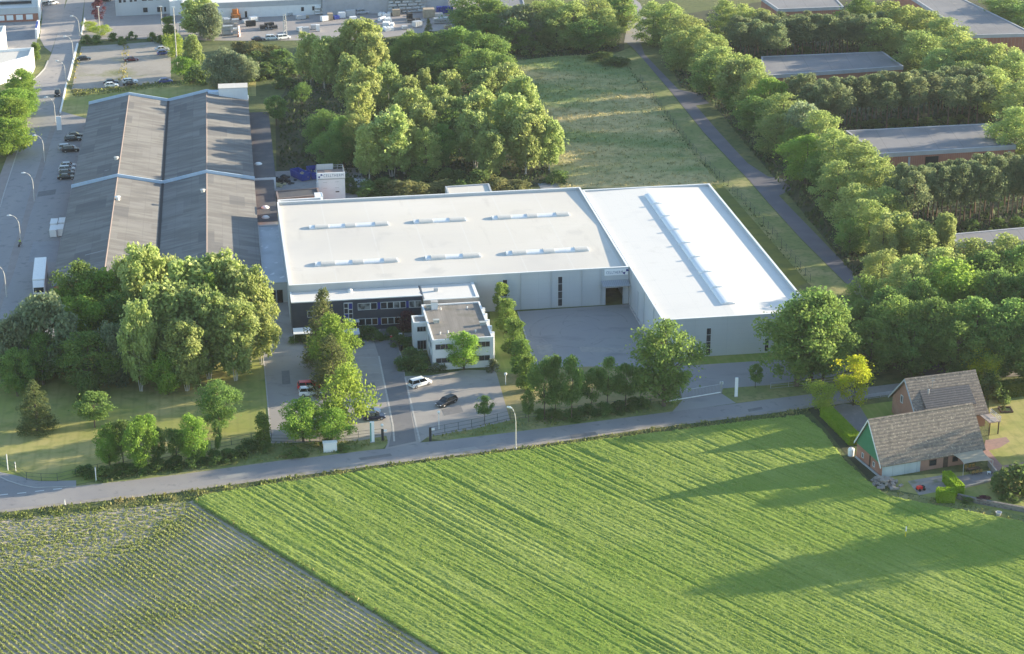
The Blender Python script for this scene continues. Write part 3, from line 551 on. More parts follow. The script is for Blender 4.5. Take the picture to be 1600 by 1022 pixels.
# ---------------------------------------------------------------- white-roofed wing
T = thing('storage_hall', 'grey storage hall under a bright white roof with one long ribbed skylight', 'hall', HO, HA)
X0, X1, Y0, Y1 = 71.4, 102.1, -31.4, 54.2
b = MB(); b.box(X0, X1, Y0, Y0+.3, 0, HZ-.06); b.build('wall', M_panel, T); b = MB(); b.box(X0, X1, Y1-.3, Y1, 0, HZ-.06); b.build('wall', M_panel, T)
b = MB(); b.box(X0, X0+.3, Y0+.3, Y1-.3, 0, HZ-.06); b.build('side_wall', M_panelv, T); b = MB(); b.box(X1-.3, X1, Y0+.3, Y1-.3, 0, HZ-.06); b.build('side_wall', M_panelv, T)
b = MB(); b.yprism([(X0+.302,7.3),(X1-.302,7.3),(X1-.302,7.76),(86.5,8.2),(X0+.302,7.9)], Y0+.302, Y1-.302); b.build('roof', M_roofw2, T)
b = MB(); parapet_ring(b, X0-.0, X1+.06, Y0-.06, Y1+.06, HZ-.06, HZ+.045, .42); b.build('parapet_cap', M_trim, T)
sa = [(85.0,8.1),(85.0,8.25)]+[(86.45-1.45*math.cos(t), 8.25+.42*math.sin(t)) for t in np.linspace(.12, math.pi-.12, 10)]+[(87.9,8.25),(87.9,8.1)]
b = MB(); b.yprism(sa, -24.7, 48.1); sk = b.build('skylight', M_skyl2, T)
for k in range(7):
    v = 40.2-9.35*k; r = [(84.8,8.15)]+[(86.45-1.62*math.cos(t), 8.25+.72*math.sin(t)) for t in np.linspace(0, math.pi, 10)]+[(88.1,8.15)]
    b = MB(); b.yprism(r, v-.17, v+.17); b.build('rib', M_trim, sk)
wu = [HF.onv(x, 530, Y0)[0] for x in (1103, 1111)]; window(T, wu[0], wu[1], .2, 6.1, Y0, nz=4)
wu = [HF.onv(x, 545, Y0)[0] for x in (1194, 1201)]; window(T, wu[0], wu[1], .2, 3.2, Y0, nz=2)
b = MB(); b.box(X0-.06, X0-.002, -9.3, -8.3, .1, 6.0); b.build('side_door', M_greytrim, T)
for v in (-2, -15, -24): b = MB(); b.box(X0-.12, X0-.002, v, v+.14, .1, HZ-.1); b.build('downpipe', M_greytrim, T)
b = MB(); b.box(X0-.35, X0-.005, Y0, -2.5, 0, .35); b.build('plinth', M_kerb, T)
for v in (-22, -11, -1, 9): # roof drains with rusty streaks along the edge
    b = MB(); b.box(X0+.31, X0+.75, v, v+.5, 7.9, 7.98); b.build('drain', mat('rusty_drain', (.36,.2,.12), [((.5,.4,.33), 2, .4, .7)], .9) if v == -22 else bpy.data.materials['rusty_drain'], T)
# ---------------------------------------------------------------- flat annex on the street side
T = thing('flat_annex', 'low flat annex with stained grey roof and dark doors beside the cream roof', 'annex', HO, HA)
b = MB(); b.box(-4.9, -.02, 12.3, 51.2, 0, 4.3); b.build('wall', M_panel, T)
b = MB(); b.box(-4.6, -.32, 12.6, 50.9, 4.3, 4.34); b.build('roof', mat('stained_grey_roof', (.45,.47,.50), [((.36,.38,.41), .2, .45, .7), ((.7,.7,.72), .45, .62, .7), ((.15,.16,.17), .5, .7, .8)], .8), T)
b = MB(); parapet_ring(b, -4.93, -.025, 12.27, 51.23, 4.3, 4.6, .3); b.build('parapet_cap', M_greytrim, T)
for d0, d1 in ((-4.0,-2.5),(-2.2,-1.0)):
    b = MB(); b.box(d0, d1, 12.2, 12.296, .05, 2.9); b.build('door', M_black, T)
# ---------------------------------------------------------------- dark two-storey office wing
T = thing('office_wing', 'dark blue two-storey office wing with white roof and ribbon windows', 'office', HO, HA)
OV = -6.3; OZ = 6.7
b = MB(); b.box(.1, 26.8, OV, -.08, 0, OZ); b.build('wall', M_darkp, T)
b = MB(); b.box(.5, 26.6, OV+.3, -.1, OZ, OZ+.06); b.build('roof', M_roofw2, T)
b = MB(); b.box(.07, 26.83, OV-.03, OV+.28, OZ, OZ+.2); b.box(.07, .45, OV+.28, -.09, OZ, OZ+.2); b.build('parapet_cap', M_trim, T)
b = MB(); b.lathe([(.55,0),(.55,.25),(.45,.5),(.2,.62),(.02,.65)], 12, (12.4, -1.6, OZ+.05)); b.build('roof_dome', M_trim, T, smooth=True)
def ribbon(xs, ytop, ybot, kinds):
    for i in range(len(xs)-1):
        a0, a1 = HF.onv(xs[i], (ytop+ybot)/2, OV)[0], HF.onv(xs[i+1], (ytop+ybot)/2, OV)[0]
        z1, z0 = HF.onv((xs[i]+xs[i+1])/2, ytop-.046*(xs[i]-560), OV)[1], HF.onv((xs[i]+xs[i+1])/2, ybot-.046*(xs[i]-560), OV)[1]
        k = kinds[i]
        if k == 'b':
            b = MB(); b.box(a0+.03, a1-.03, OV-.06, OV-.002, z0+.05, z1-.05); b.build('infill_panel', M_bluep, T)
        else: window(T, a0, a1-.01, z0, z1, OV, {'d': M_glass, 'c': M_glassc, 'w': M_glassw}[k])
ribbon([559,579,589.5,594.5,605,615,625,634.5,639,648.5,658.5], 473.5, 484.2, 'cdbddcdbcc')
ribbon([560,571,581,590.5,595.5,606,616,625.5], 497.8, 508.5, 'ddwbwdw')
ribbon([480,489.5], 482, 492, 'd')
x0, x1 = HF.onv(537, 480, OV)[0], HF.onv(551, 480, OV)[0]
b = MB(); b.box(x0, x1, OV-.1, OV-.002, 2.6, 6.2); st = b.build('stair_glazing', M_frame, T)
for i, (a, z0, z1, m) in enumerate([(0,2.8,3.7,M_bluep),(0,3.9,4.9,M_glass),(0,5.1,6.0,M_glass),(1,2.8,3.7,M_glass),(1,3.9,4.6,M_glass),(1,4.8,6.0,M_bluep)]):
    b = MB(); c = x0+.12+a*(x1-x0)/2; b.box(c, c+(x1-x0)/2-.2, OV-.14, OV-.1, z0, z1); b.build('pane', m, st)
b = MB(); b.box(x0+.1, x1+1.2, OV-1.6, OV-.003, 2.35, 2.5); b.build('entrance_canopy', M_panel, T)
b = MB(); b.box(x0+.3, x1-.1, OV-.05, OV-.002, .05, 2.2); b.build('entrance_door', M_black, T)
T = thing('link_block', 'beige flat-roofed link block joining dark office wing and white office', 'annex', HO, HA)
b = MB(); b.box(26.83, 38.2, -8.9, -.08, 0, OZ-.05); b.build('wall', M_beige, T)
b = MB(); b.box(27.1, 37.6, -8.6, -.1, OZ-.05, OZ+.0); b.build('roof', M_roofw2, T)
b = MB(); b.box(26.8, 38.23, -8.93, -8.62, OZ-.05, OZ+.14); b.box(37.6, 38.23, -8.62, -.09, OZ-.05, OZ+.14); b.build('parapet_cap', M_trim, T)
b = MB(); b.box(31.5, 33.6, -9.6, -8.91, 3.9, 4.1); b.build('door_canopy', M_trim, T)
b = MB(); b.box(29.5, 30.3, -4.2, -3.5, OZ, OZ+.7); b.build('roof_vent', M_greytrim, T)
# ---------------------------------------------------------------- white office
W0, W1, WZ = 26.2, 38.1, 6.3
WV0, WV1 = HF.uv(724,529,WZ)[1], HF.uv(706,473.5,WZ)[1]
T = thing('white_office', 'white two-storey office block with brown felt roof, chimney and side fins', 'office', HO, HA)
b = MB(); b.box(W0, W1, WV0, WV1, 0, WZ-.35); b.build('wall', M_whiter, T)
b = MB(); parapet_ring(b, W0-.02, W1+.02, WV0-.02, WV1+.02, WZ-.35, WZ+.02, .35); b.build('parapet', M_trim, T)
b = MB(); b.box(W0+.33, W1-.33, WV0+.33, WV1-.33, WZ-.35, WZ-.22); b.build('roof', M_felt, T)
A0 = HF.uv(646,504.5,WZ-.3); A1 = HF.uv(643.5,493.5,WZ-.3)
b = MB(); b.box(A0[0], W0-.003, A0[1], A1[1], 0, WZ-.6); an = b.build('stair_annex', M_whiter, T)
b = MB(); b.box(A0[0]+.3, W0-.02, A0[1]+.3, A1[1]-.3, WZ-.6, WZ-.52); b.build('roof', M_felt, an)
b = MB(); b.box(A0[0]-.02, W0-.025, A0[1]-.02, A0[1]+.28, WZ-.6, WZ-.25); b.box(A0[0]-.02, W0-.025, A1[1]-.28, A1[1]+.02, WZ-.6, WZ-.25); b.box(A0[0]-.02, A0[0]+.28, A0[1]+.28, A1[1]-.28, WZ-.6, WZ-.25); b.build('parapet', M_trim, an)
fr = lambda x, y: HF.onv(x, y, WV0)
for (xa, xb, ya, yb) in ((680,704,537.5,546),(745,765.5,533.5,542),(681,707.5,559,567),(740,765.5,555,563.5)):
    z1, z0 = fr((xa+xb)/2, ya)[1], fr((xa+xb)/2, yb)[1]; window(T, fr(xa, ya)[0], fr(xb, ya)[0], z0, z1, WV0, n=3, fw=.06, fm=M_greytrim)
fa = lambda x, y: HF.onv(x, y, A0[1])
for (xa, xb, ya, yb, nm) in ((651.5,665.5,510.5,518.5,'window'),(651.8,666,532,546,'window')):
    window(T, fa(xa, ya)[0], fa(xb, ya)[0], max(.1, fa(xa, yb)[1]), fa(xa, ya)[1], A0[1], n=3, fw=.06, fm=M_greytrim, name=nm)
for v in (WV0+2, WV0+5.2): window(T, v, v+1.6, 3.6, 5.0, W0, n=1, fw=.06, face='-x', fm=M_greytrim); window(T, v, v+1.6, .8, 2.3, W0, n=1, fw=.06, face='-x', fm=M_greytrim)
for k in range(5):
    v = WV0+2.0+k*3.35; b = MB(); b.box(W1+.02, W1+.55, v, v+.5, 0, WZ+.1); b.build('side_fin', M_trim, T)
b = MB(); c = HF.uv(675,484,WZ-.2); b.box(c[0]-.1, c[0]+1.2, c[1], c[1]+1.1, WZ-.25, WZ+1.3); ch = b.build('chimney', M_whiter, T)
b = MB(); b.box(c[0]-.16, c[0]+1.26, c[1]-.06, c[1]+1.16, WZ+1.3, WZ+1.42); b.build('chimney_cap', M_kerb, ch)
for (x, y, s) in ((671,482,.9),(682,505,.9),(755,508.5,1.0)):
    c = HF.uv(x, y, WZ-.2); b = MB(); b.box(c[0]-s*.6, c[0]+s*.6, c[1], c[1]+s*.8, WZ-.25, WZ+.35); b.box(c[0]-s*.7, c[0]+s*.7, c[1]-.08, c[1]+s*.8+.08, WZ+.35, WZ+.45); b.build('roof_vent', mat('vent_box', (.4,.42,.4), [((.28,.3,.3), 2, .5, .7)], .6) if 'vent_box' not in bpy.data.materials else bpy.data.materials['vent_box'], T)
for (x, y) in ((688.5,484),(730,482),(700,520),(743,518.5),(688,522)):
    c = HF.uv(x, y, WZ-.2); b = MB(); b.lathe([(.13,0),(.13,.35),(.2,.4),(.02,.5)], 8, (c[0], c[1], WZ-.22)); b.build('vent_pipe', M_trim, T)
# ---------------------------------------------------------------- bicycle shelters
for i, (xa, xb, ya, lab) in enumerate(((458.5,488,521,'pale flat-roofed bicycle shelter at the street end of the dark office'),(536,562.5,522.5,'pale flat-roofed bicycle shelter beside the dark office entrance'))):
    p0, p1 = HF.uv(xa, ya, 2.2), HF.uv(xb, ya, 2.2); y_ = (p0[1]+p1[1])/2
    T = thing('bicycle_shelter', lab, 'shelter', (*HF.loc(p0[0], y_), 0), HA, 'bicycle shelters before the dark office'); L = p1[0]-p0[0]
    b = MB(); b.add([(0,0,2.15),(L,0,2.15),(L,2.6,2.45),(0,2.6,2.45),(0,0,2.05),(L,0,2.05),(L,2.6,2.3),(0,2.6,2.3)], [(0,1,2,3),(7,6,5,4),(0,4,5,1),(1,5,6,2),(2,6,7,3),(3,7,4,0)]); b.build('roof', M_trim if i == 0 else M_panel, T)
    for x in (.15, L-.15):
        b = MB(); b.box(x-.05, x+.05, .1, .2, 0, 2.06); b.build('post', M_metal, T); b = MB(); b.box(x-.05, x+.05, 2.4, 2.5, 0, 2.26); b.build('post', M_metal, T)
# ---------------------------------------------------------------- old twin-gabled halls
OA = .1409; OF = Frame(G(141,163,5), OA); OO = OF.o
ZZ = [(0,5),(10.8,7.3),(21.5,5),(32.2,7.3),(43.4,5)]
def old_hall(label, y0, y1, dz):
    T = thing('old_workshop_hall', label, 'hall', OO, OA, 'twin-gabled corrugated halls')
    b = MB(); b.yprism([(0.2,0),(43.2,0),(43.2,4.8+dz),(32.2,7.1+dz),(21.5,4.8+dz),(10.8,7.1+dz),(.2,4.8+dz)], y0+.2, y1-.2); b.build('wall', M_brick, T)
    for k in range(4):
        (xa, za), (xb, zb) = ZZ[k], ZZ[k+1]; xa -= .3*(k == 0); xb += .3*(k == 3)
        b = MB(); b.yprism([(xa,za-.12+dz),(xb,zb-.12+dz),(xb,zb+dz),(xa,za+dz)], y0, y1); b.build('roof_slope', M_corr, T)
    for x, z in (ZZ[1], ZZ[3]): b = MB(); b.yprism([(x-.18,z-.02+dz),(x,z+.1+dz),(x+.18,z-.02+dz)], y0, y1); b.build('ridge_cap', M_ridge, T)
    b = MB(); b.box(21.2, 21.8, y0+.01, y1-.01, 5.02+dz, 5.16+dz); b.build('valley_gutter', M_gutter, T)
    b = MB()
    for k in range(4):
        (xa, za), (xb, zb) = ZZ[k], ZZ[k+1]; xa -= .4*(k == 0); xb += .4*(k == 3)
        b.yprism([(xa,za-.3+dz),(xb,zb-.3+dz),(xb,zb+.75+dz),(xa,za+.75+dz)], y1, y1+.3)
    b.build('gable_fascia', M_bluefas, T)
    return T
T1 = old_hall('street-side old workshop hall part standing nearer the road, dark corrugated twin gables', -148, -78.3, 0)
T2 = old_hall('old workshop hall part beyond the blue fascia step, dark corrugated twin gables', -78, -.3, .02)
def roofbit(T, x, y, z, s, m):
    u, v = OF.uv(x, y, z); b = MB(); b.lathe([(s*.35,z-.3),(s*.35,z+.45),(s*.5,z+.5),(s*.5,z+.62),(.02,z+.75)], 10, (u, v, 0)); b.build('roof_vent', m, T)
roofbit(T1, 184, 311, 7.3, 1.4, M_trim); roofbit(T1, 317, 300, 7.2, 1.3, M_vent); roofbit(T2, 182, 249, 7.2, 1.3, M_vent)
b = MB()
for x0, y0, x1, y1 in ((144,272.5,170,266.5),(133,402,163,396)):
    u0, v0 = OF.uv(x0, y0, 5.9); u1, v1 = OF.uv(x1, y1, 6.6); b = MB(); b.add([(u0,v0,5+u0*.213+.04),(u1,v0+.1,5+u1*.213+.04),(u1,v0+.5,5+u1*.213+.04),(u0,v0+.4,5+u0*.213+.04)], [(0,1,2,3)]); b.build('pale_repair', M_slab, T2 if y0 < 290 else T1)
T = thing('rooftop_plant_room', 'white windowless plant room on the far corner of the old halls', 'plant room', OO, OA)
b = MB(); b.box(35.6, 43.6, -2.4, 2.6, 0, 8.6); b.build('wall', M_whiter, T)
b = MB(); b.box(35.5, 43.7, -2.5, 2.7, 8.6, 8.75); b.build('roof', M_roofw, T)
b = MB(); b.box(32.6, 35.55, -1.8, 0.6, 5.4, 7.6); b.build('blue_box', M_bluefas, T)
T = thing('flat_side_wing', 'low side wing with dark felt roof and white end wall beside old halls', 'annex', OO, OA)
b = MB(); b.box(43.62, 49, -72, -10, 0, 3.4); b.build('wall', M_whiter, T)
b = MB(); b.box(43.62, 49.05, -71.7, -9.9, 3.4, 3.5); b.build('roof', M_feltd, T)
u, v = OF.uv(403.5,256,3.6); b = MB(); b.lathe([(1.0,3.5),(1.0,3.65),(.6,3.9),(.02,3.98)], 12, (u, v, 0)); b.build('roof_dome', M_trim, T, smooth=True)
T = thing('felt_roofed_annex', 'low annex with dark felt roof and two white domes by the cream roof', 'annex', OO, OA)
ve = OF.uv(415,346,3)[1]
b = MB(); b.box(43.5, 48.4, ve, -72.4, 0, 2.9); b.build('wall', M_whiter, T)
b = MB(); b.box(43.5, 48.5, ve-.1, -72.35, 2.9, 3.0); b.build('roof', M_feltd, T)
for x, y in ((414.5,324),(415,339.5)):
    u, v = OF.uv(x, y, 3.1); b = MB(); b.lathe([(.95,3),(.95,3.15),(.6,3.4),(.02,3.48)], 12, (u, v, 0)); b.build('roof_dome', M_trim, T, smooth=True)

def flat_building(name, label, cat, pxs, h, wallm, roofm, capm=None, cap=.35, drop=.25, group=None, fascia=None):
    P = [G(x, y, h)[:2] for x, y in pxs]; c = np.mean(P, 0)
    T = thing(name, label, cat, c, 0, group); P = [p-c for p in P]
    ar = sum(P[i][0]*P[(i+1) % len(P)][1]-P[(i+1) % len(P)][0]*P[i][1] for i in range(len(P)))
    if ar < 0: P = P[::-1]
    n = len(P)
    def inset(d):
        out = []
        for i in range(n):
            a, b_, e_ = P[i-1], P[i], P[(i+1) % n]; d1 = (b_-a)/np.linalg.norm(b_-a); d2 = (e_-b_)/np.linalg.norm(e_-b_)
            n1, n2 = np.array([-d1[1], d1[0]]), np.array([-d2[1], d2[0]]); k = (n1+n2); k /= max(.3, k @ n1)
            out.append(b_+k*d)
        return out
    hb = h-drop; f = fascia or 0
    b = MB(); b.prism(P, 0, hb-f); b.build('wall', wallm, T)
    if fascia: b = MB(); b.prism(inset(-.12), hb-f, hb); b.build('fascia', capm or M_trim, T)
    Q, O_ = inset(cap), inset(-.03-(.12 if fascia else 0))
    b = MB(); b.prism(inset(cap*.5), hb, hb+.05); b.build('roof', roofm, T)
    b = MB()
    for i in range(n): b.prism([O_[i], O_[(i+1) % n], Q[(i+1) % n], Q[i]], hb, h)
    b.build('parapet', capm or M_trim, T)
    return T, P
flat_building('link_roof', 'low link building with dark felt roof before the white tower', 'annex', [(431,297.5),(497,293),(500,304),(433.5,310.5)], 3.6, M_brick, M_feltd, M_ridge, .4, .3)
flat_building('white_parapet_block', 'white flat block behind the near end of the cream roof', 'annex', [(434,312),(504,308),(505,318),(436,324)], 6.2, M_whiter, M_ridge, M_trim, .5, .5)
u, v = HF.uv(494,306,5); b = MB(); 
flat_building('roof_hutch', 'small white box on the link roof beside white tower', 'hut', [(491,301),(503,300.3),(505,307),(493,308)], 5.2, M_whiter, M_trim, M_trim, .15, .1)
# white tower with signboard
tl = HF.uv(498,311.5,0); tr = HF.uv(540,310.5,0); TV = (tl[1]+tr[1])/2; TH = 6.7
T = thing('silo_tower', 'white square tower with lettered signboard and railing on its brown deck', 'tower', HO, HA)
b = MB(); b.box(tl[0], tr[0], TV, TV+7, 0, TH-1.2); b.build('wall', M_whiter, T)
b = MB(); b.box(tl[0]+.1, tr[0]-.1, TV+.3, TV+6.9, TH-1.2, TH-1.1); b.build('deck', M_ridge, T)
b = MB(); b.box(tl[0]-.1, tr[0]+.1, TV-.12, TV+.2, TH-1.35, TH+.05); sg = b.build('sign', M_board, T)
mw = tr[0]-tl[0]; text_mesh('CELLTHERM', .7, M_inkgrey, sg, tl[0]+mw*.58, TV-.12, TH-.62, mw*.74); logo(sg, tl[0]+mw*.09, TH-.65, .55, TV-.12)
b = MB(); b.box(tl[0]-.08, tr[0]+.08, TV-.1, TV-.002, TH-1.65, TH-1.4); b.build('grey_band', M_greytrim, T)
b = MB()
for zz in (-.6, -.1):
    for A, B in (((tl[0],TV+6.9),(tr[0],TV+6.9)),((tr[0],TV+.3),(tr[0],TV+6.9))): b.tube([(A[0],A[1],TH+zz),(B[0],B[1],TH+zz)], .06, 5)
for k in range(6): x = tl[0]+(tr[0]-tl[0])*k/5; b.tube([(x,TV+6.9,TH-1.2),(x,TV+6.9,TH-.1)], .05, 5); b.tube([(tr[0],TV+.4+k*1.3,TH-1.2),(tr[0],TV+.4+k*1.3,TH-.1)], .05, 5)
b.build('railing', M_metal, T)
b = MB(); b.box(tl[0]+.1, tr[0]-2.4, TV+6.7, TV+6.85, TH-1.1, TH+.3); b.build('screen', M_panel, T)
for i in range(4):
    b = MB(); x = tl[0]+(1.2 if i % 2 == 0 else 4.1); z = 4.3-1.5*(i//2); b.box(x, x+1, TV-.04, TV-.002, z, z+.12); b.build('vent_slot', M_panel, T)
b = MB(); b.box(tl[0]+4.2, tl[0]+5.1, TV-.04, TV-.002, 1.7, 1.95); b.build('vent_grille', M_black, T)
b = MB(); b.box(tl[0]-.35, tl[0]-.03, TV+1, TV+1.3, 0, 4.2); b.build('duct', M_trim, T)
flat_building('rear_shed', 'pale flat-roofed shed behind the cream roof by the bushes', 'shed', [(695.5,291),(764,286.5),(769,300),(701,305)], 4.6, M_panel, M_roofw, M_greytrim, .4, .3)
sheet('concrete_slab', [(840,287),(868,284),(880,300),(850,303)], M_slab, .03)
# ---------------------------------------------------------------- far yard and street buildings
M_redroof = mat('grey_roof_sheet', (.23,.225,.235), [((.18,.178,.19), .1, .4, .7), ((.13,.13,.14), .15, .02, 0, {'kind': 'lines', 'axis': 0, 'amt': .7}), ((.3,.285,.27), .4, .6, .8)], .9)
M_palefas = mat('pale_concrete_fascia', (.42,.42,.44), [((.34,.34,.36), .5, .45, .75)], .85)
for i, (pp, h, lab) in enumerate([
    ([(1190,88),(1379,80.5),(1411,103),(1192,118)], 4.2, 'low brick bunker hall with grey flat roof between the first two pine rows'),
    ([(1322,204),(1542,193),(1587,227),(1372,240)], 4.4, 'low brick garage hall with grey flat roof and dark gateways'),
    ([(1190,-4),(1300,-9),(1318,10),(1216,14)], 4.2, 'low brick hall with grey flat roof behind the farthest pine row'),
    ([(1398,-22),(1480,-14),(1615,52),(1517,54.5)], 5.5, 'wide brick hall with large grey flat roof beyond the roadside trees'),
    ([(1482,366),(1580,357),(1690,348),(1720,370),(1497,380)], 4.0, 'low hall with pinkish flat roof behind the dark wood')]):
    T, P = flat_building('bunker_hall', lab, 'hall', pp, h, M_brick, M_redroof, M_palefas, .4, .2, 'low brick halls among the pines', .9)
    if i == 1:
        A, B = G(1372,240,4.4)[:2], G(1587,227,4.4)[:2]; L = np.linalg.norm(B-A); t = (B-A)/L; n = np.array([t[1], -t[0]]); o0 = A-np.array(T.location[:2])
        for q0, q1, z1, nm in ((.345,.44,2.8,'gateway'),(.76,.82,2.8,'gateway'),(.015,.03,3,'pier'),(.22,.235,3,'pier'),(.95,.96,3,'pier')):
            a, c = o0+t*L*q0+n*.03, o0+t*L*q1+n*.03; b = MB(); b.prism([a, c, c+n*.05, a+n*.05], .02, z1); b.build(nm, M_black if nm == 'gateway' else M_palefas, T)
flat_building('dark_roofed_hall', 'grey hall with dark roof behind the trees at the works yard', 'hall', [(765,-18),(812,-18),(822,14),(785,20)], 6, M_palefas, M_redroof, M_palefas)
T, P = flat_building('brick_depot', 'long brick depot with white roof and pale square windows by the street', 'depot', [(-60,16),(58,11),(64,-6),(-50,-4)], 4.8, M_brick, M_roofw2, M_panel, .4, .2, None, 1.9)
A, B = G(-60,16,4.8)[:2], G(58,11,4.8)[:2]; L = np.linalg.norm(B-A); t = (B-A)/L; n = np.array([t[1], -t[0]]); o0 = A-np.array(T.location[:2])
for x in (-9, 0, 14, 29, 44.5):
    q = (x+60)/118*L; a, c = o0+t*(q-1.1)+n*.02, o0+t*(q+1.1)+n*.02; b = MB(); b.prism([a, c, c+n*.06, a+n*.06], .7, 2.4); b.build('window', M_trim, T)
b = MB(); a, c = o0+t*1-n*6, o0+t*(L-2)-n*6; b.prism([a, c, c-n*1, a-n*1], 4.6, 6.2); ck = b.build('clerestory', M_palefas, T)
b = MB(); b.prism([a-n*.2+n*.4, c+n*.2, c+n*.02+n*.18, a+n*.4], 4.9, 5.8); b.build('pane', M_glass, ck)
b = MB(); q = o0+t*(L+.15); b.prism([q, q+t*.5, q+t*.5-n*24, q-n*24], 0, 7.5); b.build('gable_wall', M_trim, T)
flat_building('white_warehouse', 'white warehouse with tall parapet wall beside the street trees', 'warehouse', [(-45,112),(47,87),(52,74),(-40,80)], 6.2, M_trim, M_roofw, M_trim, .6, .8)
flat_building('white_hall', 'white gabled hall edge at the photo border behind the white warehouse', 'hall', [(-50,58),(4,50),(8,40),(-50,44)], 7, M_trim, M_roofw, M_trim, .5, .5)
T, P = flat_building('pale_office_block', 'pale grey office block with small dark windows behind the works car park', 'office', [(178,-18),(264,-22),(270,-45),(180,-42)], 9.6, M_panel, M_redroof, M_trim)
A, B = G(178,-18,9.6)[:2], G(264,-22,9.6)[:2]; L = np.linalg.norm(B-A); t = (B-A)/L; n = np.array([t[1], -t[0]]); o0 = A-np.array(T.location[:2])
for (xa, xb, z0, z1) in ((184,188,4.6,5.9),(191,195,4.7,5.5),(201,205,4.7,5.4),(208,212,4.8,5.5),(220,227.5,4.9,6.5),(230,237.5,4.9,6.5),(242.5,250,4.9,5.4),(252,260,4.9,5.4),(221,228,.9,2.5),(243,251,.8,2.5),(254,257,.8,2.4)):
    qa, qb = (xa-178)/86*L, (xb-178)/86*L; a, c = o0+t*qa+n*.02, o0+t*qb+n*.02; b = MB(); b.prism([a, c, c+n*.06, a+n*.06], z0, z1); b.build('window', M_glass, T)
flat_building('white_loading_block', 'white windowless loading block at the corner of the pale office block', 'annex', [(264.5,2),(284,1),(286,-14),(266,-12)], 5, M_trim, M_roofw2, M_trim)
T, P = flat_building('long_white_hall', 'long white production hall with grey fascia along the works yard', 'hall', [(284,7),(502,-2),(505,-30),(285,-22)], 5.4, M_trim, M_roofw2, M_greytrim, .4, .2, None, 1.6)
A, B = G(284,7,5.4)[:2], G(502,-2,5.4)[:2]; L = np.linalg.norm(B-A); t = (B-A)/L; n = np.array([t[1], -t[0]]); o0 = A-np.array(T.location[:2])
for (xa, xb, z0, z1, nm) in ((469.5,474,1.4,2.8,'window'),(487,491.5,1.5,2.9,'window'),(381,384.5,.05,2.2,'door')):
    qa, qb = (xa-284)/218*L, (xb-284)/218*L; a, c = o0+t*qa+n*.02, o0+t*qb+n*.02; b = MB(); b.prism([a, c, c+n*.06, a+n*.06], z0, z1); b.build(nm, M_glass, T)
flat_building('grey_gate_hall', 'grey hall with sliding gates behind the pipe racks', 'hall', [(503,-8),(700,-14),(700,-40),(505,-34)], 7, M_palefas, M_redroof, M_trim)
# ---------------------------------------------------------------- barn and house
M_tile = mat('pale_roof_tiles', (.235,.195,.16), [((.34,.285,.225), 2.6, .5, .72, {'stretch': (1.6, 1, 1)}), ((.14,.12,.105), 1.6, .48, .7), ((.14,.125,.115), 2.7, .16, .02, {'kind': 'lines', 'axis': 1, 'amt': .8}), ((.16,.15,.135), 3.0, .07, 0, {'kind': 'lines', 'axis': 0, 'amt': .5}), ((.50,.43,.34), 3.4, .62, .74, {'amt': .8, 'detail': 1})], .9, (2.7, .1, {'kind': 'lines', 'axis': 1, 'strength': .8}))
M_tiled = mat('dark_roof_tiles', (.10,.10,.11), [((.16,.155,.16), 2.4, .5, .75), ((.04,.04,.045), 2.7, .15, .02, {'kind': 'lines', 'axis': 1, 'amt': .8}), ((.06,.06,.065), 3, .07, 0, {'kind': 'lines', 'axis': 0, 'amt': .5})], .8, (2.7, .09, {'kind': 'lines', 'axis': 1, 'strength': .8}))
M_green = mat('green_boarding', (.05,.19,.10), [((.035,.14,.075), 5, .1, 0, {'kind': 'lines', 'axis': 1, 'amt': .7}), ((.07,.22,.13), .6, .5, .75)], .75)
M_wpanel = mat('pale_blue_boarding', (.46,.52,.54), [((.36,.42,.44), .7, .45, .75, {'stretch': (1, 1, 4)}), ((.27,.31,.33), .42, .03, 0, {'kind': 'lines', 'axis': 0})], .7)
M_woodd = mat('dark_timber', (.07,.05,.04), [((.12,.085,.06), 2, .5, .8)], .85)
M_brick2 = mat('farmhouse_brick', (.33,.155,.105), [((.26,.12,.085), .7, .42, .7), ((.40,.30,.25), 3.0, .75, .95, {'kind': 'brick', 'amt': .35}), ((.4,.25,.19), .25, .55, .8)], .9)
BA = .34; BFo = G(1357.5,655,9)[:2]
T = thing('barn', 'brick barn with green boarded gable and mossy pale tiled roof', 'barn', BFo, BA)
BL = 20.6; ey, ez, by, bz = -5.3, 2.3, 4.2, 3.0; wy, wb = -5.0, 3.9
zf = lambda y: 9+(y/ey)*(ez-9) if y < 0 else 9+(y/by)*(bz-9)
b = MB(); b.xprism([(wy,0),(wb,0),(wb,zf(wb)-.35),(0,8.6),(wy,zf(wy)-.25)], .3, BL-.3); b.build('wall', M_brick2, T)
b = MB(); b.xprism([(wy+.02,2.35),(wb-.02,2.75),(wb-.02,zf(wb)-.3),(0,8.64),(wy+.02,zf(wy)-.2)], .22, .298); b.build('gable_boarding', M_green, T)
b = MB(); b.xprism([(ey,ez),(0,9),(0,8.72),(ey+.03,ez-.2)], -.12, BL); b.build('roof_slope', M_tile, T)
b = MB(); b.xprism([(0,8.999),(by,bz),(by-.03,bz-.2),(0,8.72)], -.12, BL); b.build('roof_slope', M_tile, T)
b = MB(); b.xprism([(ey-.03,ez-.12),(0,8.95),(0,8.62),(ey+.05,ez-.42)], -.2, -.122); b.xprism([(0,8.949),(by+.03,bz-.1),(by-.05,bz-.4),(0,8.62)], -.2, -.122); b.build('bargeboard', M_trim, T)
b = MB(); b.xprism([(-.22,8.86),(0,9.1),(.22,8.86)], -.13, BL); b.build('ridge_cap', M_tile, T)
b = MB(); b.box(.35, 7.8, wy-.07, wy-.003, 0, zf(wy)-.35); b.build('side_boarding', M_wpanel, T)
